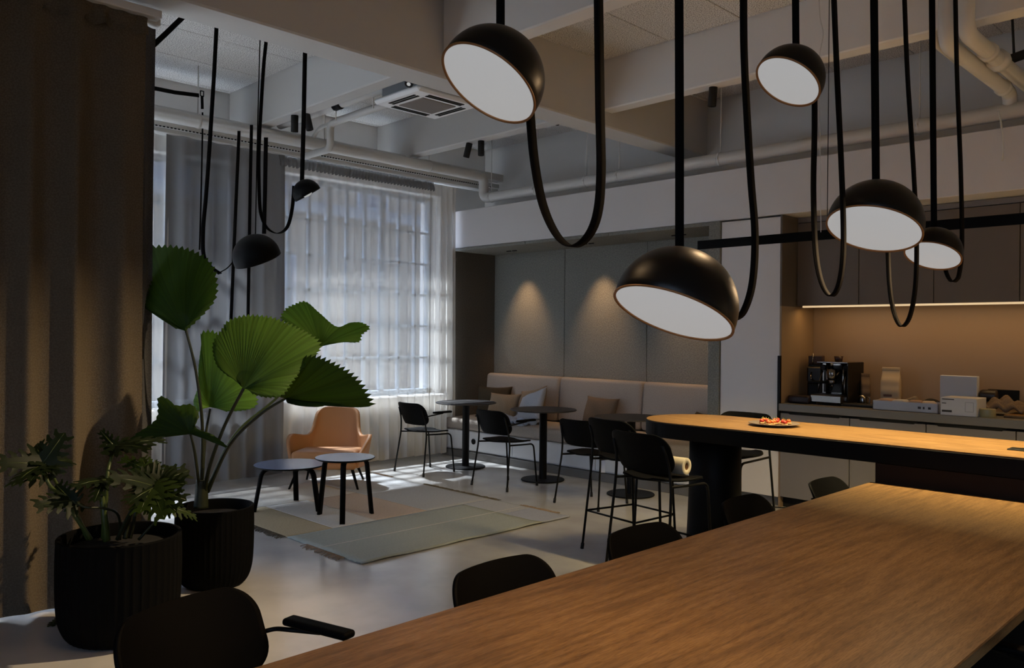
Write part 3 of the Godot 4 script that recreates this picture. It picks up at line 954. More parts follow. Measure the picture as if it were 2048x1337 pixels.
func spot(p: Vector3, dir: Vector3, top: float, label: String) -> Node3D:
	var t := thing("spotlight", "small black " + label, "spotlight", p, 0.0, "black ceiling spotlights")
	var d := dir.normalized()
	var st := mb(true)
	lathe(st, [Vector2(0, 0), Vector2(0.032, 0), Vector2(0.034, 0.002), Vector2(0.034, 0.153), Vector2(0.032, 0.155), Vector2(0.026, 0.155), Vector2(0.024, 0.12), Vector2(0, 0.12)], 20, Vector3.ZERO, Basis(Quaternion(Vector3.UP, d)))
	obj("housing", st, M.black_soft, t)
	obj("stem", tube(mb(true), [Vector3(0, top - p.y + 0.002, 0), d * 0.02], 0.009, 8), M.black_soft, t)
	return t

# ---------------------------------------------------------------- tables

func build_tables() -> void:
	# long oak table in the foreground
	var t := thing("long_table", "long oak dining table filling the foreground", "table", Vector3(-1.165, 0, -1.95))
	obj("tabletop", span(mb(), Vector3(-0.555, 0.705, -2.445), Vector3(0.555, 0.74, 2.4), 0.003), M.oak_z, t)
	for z in [-1.9, 1.7]:
		var lg := obj("leg", span(mb(), Vector3(-0.40, 0, z - 0.03), Vector3(0.40, 0.704, z + 0.03), 0.004), M.black, t)
		obj("foot", span(mb(), Vector3(-0.44, 0, z - 0.06), Vector3(0.44, 0.02, z + 0.06), 0.004), M.black, lg)
	obj("beam", span(mb(), Vector3(-0.03, 0.62, -1.9), Vector3(0.03, 0.70, 1.7)), M.black, t)
	# tall island table with a round end
	t = thing("island_table", "tall island table with oak top, black edge and one round end", "table", Vector3(-2.91, 0, -4.79))
	var r := 0.37
	var poly := PackedVector2Array()
	for k in 33:
		var a := PI / 2 + PI * k / 32.0
		poly.append(Vector2(-0.09 + r * cos(a), r * sin(a)))
	poly.append(Vector2(4.4, -r))
	poly.append(Vector2(4.4, r))
	obj("edge_band", prism(mb(), poly, 0.84, 0.936, 0.003), M.jet, t)
	var inner := PackedVector2Array()
	for k in 33:
		var a := PI / 2 + PI * k / 32.0
		inner.append(Vector2(-0.09 + (r - 0.004) * cos(a), (r - 0.004) * sin(a)))
	inner.append(Vector2(4.39, -r + 0.004))
	inner.append(Vector2(4.39, r - 0.004))
	obj("tabletop", prism(mb(), inner, 0.936, 0.942), M.oak_x, t)
	obj("column", lathe(mb(true), [Vector2(0, 0), Vector2(0.185, 0), Vector2(0.188, 0.004), Vector2(0.17, 0.5), Vector2(0.168, 0.84), Vector2(0, 0.84)], 40, Vector3(0.03, 0, 0.02)), M.jet, t)
	obj("base_cabinet", span(mb(), Vector3(1.20, 0, -0.30), Vector3(4.2, 0.84, 0.36), 0.003), M.dark_wood, t)
	var sk := obj("table_socket", span(mb(), Vector3(-0.06, 0, -0.05), Vector3(0.06, 0.006, 0.05), 0.002), M.black)
	sk.position = on_y(2046, 901, 0.942)
	tag(sk, "small black socket plate set on the island top", "socket")
	# three round bistro tables
	var say := ["round black bistro table nearest the window", "round black bistro table between the other two", "round black bistro table nearest the island"]
	var spots := [Vector3(-6.91, 0, -6.14), Vector3(-5.76, 0, -6.19), Vector3(-4.67, 0, -6.24)]
	var b0: Node3D
	for k in 3:
		if k == 0:
			b0 = thing("bistro_table", say[0], "table", spots[0], 0.0, "bistro tables along the bench")
			obj("tabletop", lathe(mb(true), disc_profile(0.345, 0.723, 0.735, 0.004), 48), M.bistro_top, b0)
			obj("column", lathe(mb(true), [Vector2(0.04, 0.012), Vector2(0.04, 0.71), Vector2(0.10, 0.712), Vector2(0.10, 0.723)], 24), M.black, b0)
			obj("base", lathe(mb(true), disc_profile(0.225, 0.0, 0.014, 0.004), 40), M.black, b0)
		else:
			dup(b0, spots[k], 0.0, say[k])

# ---------------------------------------------------------------- chairs and stools

func make_chair(called: String, label: String, hs: float, hb: float, arms: bool, foot: bool, group: String) -> Node3D:
	var t := thing(called, label, "chair" if not foot else "stool", Vector3.ZERO, 0.0, group)
	var r := 0.0085
	for s in [-1.0, 1.0]:
		var rear := bend([Vector3(0.25 * s, 0.02, 0.235), Vector3(0.222 * s, hs - 0.02, 0.175), Vector3(0.205 * s, hs + 0.13, 0.185), Vector3(0.195 * s, hb - 0.06, 0.225)], 0.06)
		obj("rear_leg", tube(mb(true), rear, r, 8), M.black, t)
		var front := bend([Vector3(0.205 * s, 0.02, -0.225), Vector3(0.192 * s, hs - 0.035, -0.185), Vector3(0.20 * s, hs - 0.03, 0.0), Vector3(0.221 * s, hs - 0.02, 0.175)], 0.05)
		obj("front_leg", tube(mb(true), front, r, 8), M.black, t)
		obj("foot_cap", tube(mb(true), [Vector3(0.2525 * s, 0.0, 0.2365), Vector3(0.249 * s, 0.04, 0.233)], 0.0125, 8), M.black_soft, t)
		obj("foot_cap", tube(mb(true), [Vector3(0.2058 * s, 0.0, -0.2265), Vector3(0.2045 * s, 0.04, -0.2235)], 0.0125, 8), M.black_soft, t)
		if arms:
			obj("arm_rod", tube(mb(true), bend([Vector3(0.20 * s, hs + 0.165, 0.195), Vector3(0.25 * s, hs + 0.18, 0.16), Vector3(0.255 * s, hs + 0.20, -0.02)], 0.04), 0.007, 8), M.black, t)
			obj("arm_pad", rbox(mb(true), Vector3(0.257 * s, hs + 0.212, -0.01), Vector3(0.05, 0.022, 0.24), 0.010), M.black_wood, t)
	if foot:
		var yf := 0.27
		var k := (yf - 0.02) / (hs - 0.04)
		var rl := Vector3(lerpf(0.25, 0.222, k), yf, lerpf(0.235, 0.175, k))
		var fl := Vector3(lerpf(0.205, 0.192, k), yf, lerpf(-0.225, -0.185, k))
		for s in [-1.0, 1.0]:
			obj("foot_rail", tube(mb(true), [Vector3(rl.x * s, rl.y, rl.z), Vector3(fl.x * s, fl.y, fl.z)], 0.007, 8), M.black, t)
		obj("foot_rail", tube(mb(true), [Vector3(-fl.x, fl.y, fl.z), Vector3(fl.x, fl.y, fl.z)], 0.007, 8), M.black, t)
		obj("foot_rail", tube(mb(true), [Vector3(-rl.x, rl.y, rl.z), Vector3(rl.x, rl.y, rl.z)], 0.007, 8), M.black, t)
	# seat: a rounded, slightly dished ply shell
	obj("seat", slab(mb(true), func(u: float, w: float):
		var a := u * 2 - 1
		var b := w * 2 - 1
		var z := b
		var rc := 0.85
		var cut := maxf(absf(b) - (1.0 - rc), 0.0)
		var x := a * (1.0 - 0.55 * (1.0 - sqrt(maxf(0.0, 1.0 - pow(cut / rc, 2.0)))))
		return Vector3(x * 0.215, hs - 0.012 + 0.016 * a * a + 0.014 * maxf(b, 0.0) * b - 0.02 * maxf(-b - 0.5, 0.0), -z * -0.205), 18, 18, 0.012), M.black_wood, t)
	# back: an oval ply shell wrapped round the sitter
	obj("backrest", slab(mb(true), func(u: float, w: float):
		var a := u * 2 - 1
		var b := sin((w - 0.5) * PI)
		var y := b
		var rc := 0.72
		var cut := maxf(absf(b) - (1.0 - rc), 0.0)
		var x := a * (1.0 - 0.40 * (1.0 - sqrt(maxf(0.0, 1.0 - pow(cut / rc, 2.0)))))
		var ang := x * 0.62
		return Vector3(sin(ang) * 0.39, hb - 0.118 + y * 0.118, 0.235 + 0.05 * y - (1.0 - cos(ang)) * 0.34), 28, 26, 0.012), M.black_wood, t)
	return t

func build_chairs() -> void:
	var g := "black dining chairs"
	var c := make_chair("dining_chair", "black armchair-style dining chair at the window bistro table", 0.455, 0.765, true, false, g)
	c.position = Vector3(-6.96, 0, -5.61)
	dup(c, Vector3(-5.79, 0, -5.69), 0.0, "black dining chair at the middle bistro table")
	dup(c, Vector3(-4.65, 0, -5.66), 0.0, "black dining chair at the bistro table nearest the island, partly behind a stool")
	var say := ["large black chair back in the bottom left corner, closest to the planters", "black chair back at the long table, second from the viewer", "black chair back at the long table, third from the viewer", "black chair back at the long table, fourth from the viewer", "black chair back at the far end of the long table, nearest the island"]
	var zs := [-0.99, -1.82, -2.54, -3.37, -4.12]
	var xs := [-1.96, -1.64, -1.62, -1.645, -1.60]
	for k in 5:
		dup(c, Vector3(xs[k], 0, zs[k]), [-1.31, -1.54, -1.57, -1.50, -1.51][k], say[k])
	dup(c, Vector3(-0.62, 0, -2.25), PI / 2, "mostly unseen black chair placed to darken the space under the right side of the long table")  # chair mostly out of view, darkening the space under the table
	g = "black counter stools"
	var s := make_chair("counter_stool", "tall black stool standing farther from the island's round end", 0.655, 0.935, false, true, g)
	s.position = Vector3(-3.43, 0, -4.60)
	s.rotation.y = -0.15
	var s2 := dup(s, Vector3(-2.86, 0, -4.14), -0.12, "tall black stool holding the paper roll at the island")
	dup(s, Vector3(-3.08, 0, -5.30), PI, "tall black stool on the kitchen side of the island")
	# paper roll on the stool
	var p := Vector3(-2.90, 0.667 + 0.052, -4.20)
	var d := Vector3(0.86, 0, -0.02).normalized()
	var st := mb(true)
	var b := Basis(Quaternion(Vector3.UP, d))
	lathe(st, [Vector2(0.022, -0.17), Vector2(0.049, -0.17), Vector2(0.051, -0.167), Vector2(0.051, 0.167), Vector2(0.049, 0.17), Vector2(0.022, 0.17), Vector2(0.022, -0.17)], 28, p, b)
	var roll := obj("paper_roll", st, mat(Color(0.78, 0.74, 0.66), 0.9))
	tag(roll, "roll of white paper lying on a black stool seat", "paper roll")
	obj("core", lathe(mb(true), [Vector2(0.0215, -0.168), Vector2(0.0215, 0.168), Vector2(0.019, 0.168), Vector2(0.019, -0.168), Vector2(0.0215, -0.168)], 20, p, b), mat(Color(0.42, 0.30, 0.19), 0.9), roll)
	# white paper tags hanging under tables and seats
	var tg := obj("paper_tag", span(mb(), Vector3(-0.025, -0.16, -0.001), Vector3(0.025, 0.0, 0.001)), mat(Color(0.75, 0.77, 0.82), 0.8))
	tg.position = Vector3(-4.62, 0.43, -5.75)
	tg.rotation.y = 0.5
	tag(tg, "white paper label hanging from the chair beside the stools", "label")

# ---------------------------------------------------------------- lounge corner

func build_lounge() -> void:
	# rug woven in plain blocks of colour, with fringed ends
	var t := thing("rug", "flat woven rug in grey, sage and dusty pink blocks with fringe", "rug", Vector3(-5.81, 0, -4.05))
	var cols := {"grey": [Color(0.76, 0.76, 0.76), Color(0.70, 0.70, 0.70)], "sage": [Color(0.71, 0.725, 0.69), Color(0.645, 0.66, 0.625)], "pink": [Color(0.84, 0.76, 0.69), Color(0.78, 0.70, 0.63)], "sand": [Color(0.80, 0.74, 0.62), Color(0.73, 0.67, 0.55)], "pale": [Color(0.88, 0.86, 0.83), Color(0.82, 0.80, 0.77)], "blue": [Color(0.72, 0.73, 0.77), Color(0.66, 0.67, 0.71)]}
	var rm := {}
	for k in cols:
		var m: StandardMaterial3D = fabric(cols[k][0], cols[k][1], 1.0, 5.0)
		m.uv1_scale = Vector3(0.8, 1.0, 14.0)
		rm[k] = m
	# blocks: name, x0, x1, z0, z1 in the rug's own axes
	var blocks := [["sage", 0.44, 1.39, -0.70, 1.01], ["blue", 0.95, 1.39, -1.03, -0.70], ["grey", 0.44, 0.95, -1.03, -0.70], ["pale", -0.62, 0.44, 0.22, 0.62], ["pink", -0.62, 0.44, -0.30, 0.22], ["grey", -1.39, 0.44, -1.03, -0.30], ["sand", -0.62, 0.44, 0.62, 1.01], ["pale", -1.39, -0.62, -0.30, 1.01]]
	for b in blocks:
		var bb = b
		var st := mb(true)
		slab(st, func(u: float, w: float):
			var x := lerpf(bb[1], bb[2], u)
			var z := lerpf(bb[3], bb[4], 1.0 - w)
			var edge := smoothstep(1.25, 1.39, x)
			return Vector3(x, 0.006 + edge * (0.004 + 0.006 * maxf(0.0, sin(z * 9.0 + 0.6))), z), 24, 24, 0.008)
		obj("woven_block", st, rm[b[0]], t).set_meta("label", b[0] + " block of the weave")
	obj("seam_line", span(mb(), Vector3(0.86, 0.0105, -0.98), Vector3(0.868, 0.0125, 1.0)), rm.pale, t)
	var rng := RandomNumberGenerator.new()
	rng.seed = 5
	var fr := [["dark", -0.15, 0.42, 1.01], ["beige", 0.72, 1.19, 1.01], ["beige", -1.39, -1.1, -1.03], ["dark", -0.55, 0.52, -1.03], ["beige", 0.8, 1.25, -1.03]]
	for f in fr:
		var st := mb(true)
		var n := int((f[2] - f[1]) / 0.009)
		var s := signf(f[3])
		for k in n:
			var x: float = lerpf(f[1], f[2], (k + rng.randf()) / n)
			var dx := rng.randf_range(-0.03, 0.03)
			var l := rng.randf_range(0.04, 0.075)
			tube(st, [Vector3(x, 0.008, f[3]), Vector3(x + dx * 0.5, 0.010, f[3] + s * l * 0.5), Vector3(x + dx, 0.003, f[3] + s * l)], 0.0035, 5, 0.0025)
		tag(obj("fringe", st, mat(Color(0.38, 0.35, 0.30), 0.95) if f[0] == "dark" else mat(Color(0.60, 0.52, 0.45), 0.95), t), "", "", "", "stuff")
	# coffee tables
	coffee_table(Vector3(-6.25, 0, -3.56), 0.30, 0.385, 0.35, "lower wide round coffee table with the reflected sky painted blue grey on its top, and black legs")
	coffee_table(Vector3(-5.63, 0, -3.70), 0.24, 0.50, -0.65, "taller narrow round coffee table with the reflected sky painted blue grey on its top, and black legs")
	# armchair
	t = thing("armchair", "low tan leather armchair with black wooden legs by the window", "armchair", Vector3(-6.97, 0, -4.40), -2.33)
	var top := func(a: float) -> float:    # height of the shell's rim; a = -1 .. 1 from arm tip to arm tip
		var b := absf(a)
		var back := 0.738 - 0.11 * pow(b / 0.36, 3.0)
		var arm := 0.465 + 0.035 * smoothstep(0.42, 0.62, b) - 0.20 * pow(clampf((b - 0.55) / 0.45, 0.0, 1.0), 2.2)
		return lerpf(back, arm, smoothstep(0.30, 0.46, b))
	obj("shell", slab(mb(true), func(u: float, w: float):
		var a := u * 2 - 1
		var b := absf(a)
		var y := lerpf(0.215, top.call(a), w)
		var lean := (y - 0.2)
		# plan: a U open to the front (-z)
		var p := Vector2()
		if b < 0.42:
			var q := b / 0.42
			p = Vector2(0.31 * sin(q * PI * 0.42), 0.21 + 0.13 * cos(q * PI * 0.5))
		else:
			var q := (b - 0.42) / 0.58
			p = Vector2(0.31 * sin(PI * 0.42) + 0.05 * sin(q * PI), lerpf(0.21, -0.27, q))
		var side := smoothstep(0.35, 0.6, b)
		var out_x := (p.x + side * lean * 0.16) * (1.0 - 0.22 * (1.0 - side) * w * smoothstep(0.1, 0.4, b))
		return Vector3(out_x * signf(a), y, p.y + (1.0 - side) * lean * 0.30), 64, 16, 0.035), M.leather, t)
	obj("seat_base", rbox(mb(true), Vector3(0, 0.235, -0.02), Vector3(0.62, 0.07, 0.60), 0.03), M.leather, t)
	obj("seat_cushion", rbox(mb(true), Vector3(0, 0.315, -0.05), Vector3(0.60, 0.095, 0.60), 0.04, Basis(Vector3.RIGHT, 0.05), 4), M.leather, t)
	for s in [-1.0, 1.0]:
		obj("leg", tube(mb(true), [Vector3(0.25 * s, 0.22, -0.20), Vector3(0.33 * s, 0.0, -0.28)], 0.017, 10, 0.010), M.black_wood, t)
		obj("leg", tube(mb(true), [Vector3(0.22 * s, 0.22, 0.18), Vector3(0.29 * s, 0.0, 0.30)], 0.017, 10, 0.010), M.black_wood, t)

func coffee_table(p: Vector3, r: float, h: float, turn: float, label: String) -> void:
	var t := thing("coffee_table", label, "table", p, turn)
	var top := obj("tabletop", lathe(mb(true), disc_profile(r - 0.002, h - 0.005, h, 0.001), 56), M.table_sky, t)
	obj("edge", lathe(mb(true), [Vector2(0, h - 0.018), Vector2(r - 0.02, h - 0.018), Vector2(r, h - 0.006), Vector2(r, h - 0.002), Vector2(r - 0.003, h - 0.001)], 56), M.black, top)
	for k in 3:
		var a := TAU * k / 3.0
		var d := Vector3(cos(a), 0, sin(a))
		var ty := Vector3(-sin(a), 0, cos(a))
		var path := bend([d * r * 0.35 + Vector3(0, h - 0.03, 0), d * r * 0.80 + Vector3(0, h - 0.03, 0), d * r * 1.02], 0.07, 6)
		obj("leg", strap(mb(true), path, ty, 0.042, 0.022), M.black_wood, t)

# ---------------------------------------------------------------- plants

func planter(called: String, label: String, p: Vector3, r: float, h: float) -> Node3D:
	var t := thing(called, label, "planter", p)
	var ribs := 46
	var prof := curve([Vector2(0.62, 0.0), Vector2(0.80, 0.03), Vector2(0.93, 0.16), Vector2(0.985, 0.36), Vector2(1.0, 0.7), Vector2(0.99, 1.0)], 4)
	var st := mb(true)
	sheet(st, func(u: float, w: float):
		var a := -TAU * u
		var i := w * (prof.size() - 1)
		var k := mini(int(i), prof.size() - 2)
		var q: Vector2 = prof[k].lerp(prof[k + 1], i - k)
		var rib := 1.0 - 0.018 * pow(absf(sin(a * ribs / 2.0)), 0.5) * smoothstep(0.05, 0.2, w) * (1.0 - smoothstep(0.97, 1.0, w))
		return Vector3(cos(a) * q.x * r * rib, q.y * h, sin(a) * q.x * r * rib), ribs * 6, 20)
	lathe(st, [Vector2(r * 0.99, h), Vector2(r * 0.98, h + 0.004), Vector2(r * 0.93, h + 0.004), Vector2(r * 0.92, h), Vector2(r * 0.90, h - 0.07)], 64)
	lathe(st, [Vector2(0, 0), Vector2(r * 0.62, 0)], 48)
	obj("pot", st, M.pot, t)
	obj("soil", sheet(mb(true), func(u: float, w: float): return Vector3(cos(-TAU * u) * w * r * 0.915, h - 0.06 + 0.012 * sin(u * 40.0) * w * (1.0 - w) + 0.01 * (1.0 - w), sin(-TAU * u) * w * r * 0.915), 40, 8), M.soil, t)
	return t

# a pleated fan leaf: rim gives [px, py] in the photograph's frame, the two tilts turn it in depth
func fan_leaf(t: Node3D, foot: Vector3, rim: Array, base: Vector2, d: float, tilt: Vector2, pleats: int, brightness: float, bulge := 0.05) -> void:
	var pts := []
	for p in rim:
		var q := Vector2(p[0], p[1])
		var dd := d + (q.x - base.x) * tilt.x * 0.01 + (q.y - base.y) * tilt.y * 0.01
		pts.append(at(q.x, q.y, dd) - foot)
	var b := at(base.x, base.y, d) - foot
	var path := curve(pts, 12)
	# even steps along the rim
	var length := [0.0]
	for i in range(1, path.size()): length.append(length[-1] + path[i].distance_to(path[i - 1]))
	var along := func(s: float) -> Vector3:
		var want: float = s * length[-1]
		var i := 0
		while i < length.size() - 2 and length[i + 1] < want: i += 1
		return path[i].lerp(path[i + 1], clampf((want - length[i]) / maxf(length[i + 1] - length[i], 1e-6), 0, 1))
	var mid: Vector3 = along.call(0.5)
	var n: Vector3 = (along.call(0.15) - b).cross(along.call(0.85) - b).normalized()
	if n.dot(EYE - foot - b) < 0: n = -n
	var st := mb(true)
	var steps := pleats * 2
	var rings := 9
	var g := []
	for i in steps + 1:
		var tip: Vector3 = along.call(i / float(steps))
		var row := []
		var odd := i % 2
		var shrink := 0.945 if odd else 1.0
		for j in rings + 1:
			var s := j / float(rings) * shrink
			var p := b.lerp(tip, s)
			var pleat := (0.006 if odd else -0.006) * sin(minf(s * 2.2, 1.0) * PI / 2) * (1.15 - 0.5 * s)
			row.append(p + n * (bulge * sin(s * PI * 0.8) + pleat))
		g.append(row)
	var rng := RandomNumberGenerator.new()
	rng.seed = int(base.x)
	for i in steps:
		var k := brightness * rng.randf_range(0.8, 1.2)
		var c := Color(0.052 * k, 0.105 * k, 0.016 * k)
		for j in rings:
			var q := [g[i][j], g[i + 1][j], g[i + 1][j + 1], g[i][j + 1]]
			for tr in [[0, 2, 1], [0, 3, 2]]:
				for x in tr:
					st.set_color(c)
					v(st, q[x])
	obj("leaf", st, M.palm, t)

func stalk(t: Node3D, foot: Vector3, ps: Array, r: float, r2: float, m: Material, called := "stem") -> void:
	var pts := []
	for p in ps: pts.append(at(p[0], p[1], p[2]) - foot)
	obj(called, tube(mb(true), curve(pts, 8), r, 8, r2), m, t)

# a deeply lobed leaf between a base and a tip
func lobed_leaf(t: Node3D, foot: Vector3, b: Vector3, tip: Vector3, normal: Vector3, half: float, m: Material, droop := 0.15) -> void:
	half *= 1.4
	b -= foot
	tip -= foot
	var l := b.distance_to(tip)
	var y := (tip - b) / l
	var n := (normal - y * normal.dot(y)).normalized()
	var x := y.cross(n)
	var right := []
	var lobes := 6
	for k in lobes:
		var f := k / float(lobes - 1)
		var wid := half * (1.0 - 0.62 * pow(absf(f - 0.28), 1.1) / 0.72) * (0.9 + 0.2 * ((k * 7) % 3) / 2.0)
		var a0 := -0.30 + 1.12 * f
		right.append(Vector2(wid * 0.44, a0 - 0.03))
		right.append(Vector2(wid * 0.62, a0 + 0.015))
		right.append(Vector2(wid * 0.72, a0 + 0.0))
		right.append(Vector2(wid, a0 + 0.12 + 0.05 * f))
		right.append(Vector2(wid * 0.86, a0 + 0.155 + 0.05 * f))
		right.append(Vector2(wid * 0.64, a0 + 0.135))
		right.append(Vector2(wid * 0.40, a0 + 0.11))
	var poly := PackedVector2Array([Vector2(0, -0.02)])
	for p in right: poly.append(Vector2(p.x, p.y * l))
	poly.append(Vector2(0.02 * half, 1.02 * l))
	for i in range(right.size() - 1, -1, -1): poly.append(Vector2(-right[i].x, right[i].y * l))
	var ix := Geometry2D.triangulate_polygon(poly)
	var st := mb(true)
	var lift := func(q: Vector2, e: float) -> Vector3:
		var s := q.y / l
		return b + y * q.y + x * q.x + n * (-droop * l * s * s - 0.30 * q.x * q.x / half + 0.10 * absf(q.x) + e)
	# a thin body: top and underside
	for i in range(0, ix.size(), 3):
		var tr := [poly[ix[i]], poly[ix[i + 1]], poly[ix[i + 2]]]
		if (tr[1] - tr[0]).cross(tr[2] - tr[0]) < 0: tr = [tr[0], tr[2], tr[1]]
		# split once for the bend
		var mids := [(tr[0] + tr[1]) / 2, (tr[1] + tr[2]) / 2, (tr[2] + tr[0]) / 2]
		for q in [[tr[0], mids[0], mids[2]], [mids[0], tr[1], mids[1]], [mids[2], mids[1], tr[2]], [mids[0], mids[1], mids[2]]]:
			tri(st, lift.call(q[0], 0.001), lift.call(q[1], 0.001), lift.call(q[2], 0.001))
			tri(st, lift.call(q[0], -0.001), lift.call(q[2], -0.001), lift.call(q[1], -0.001))
	var lf := obj("leaf", st, m, t)
	obj("midrib", tube(mb(true), [lift.call(Vector2(0, 0), 0.001), lift.call(Vector2(0, 0.5 * l), 0.001), lift.call(Vector2(0, 0.97 * l), 0.001)], 0.004, 6, 0.0015), M.stem_green, lf)

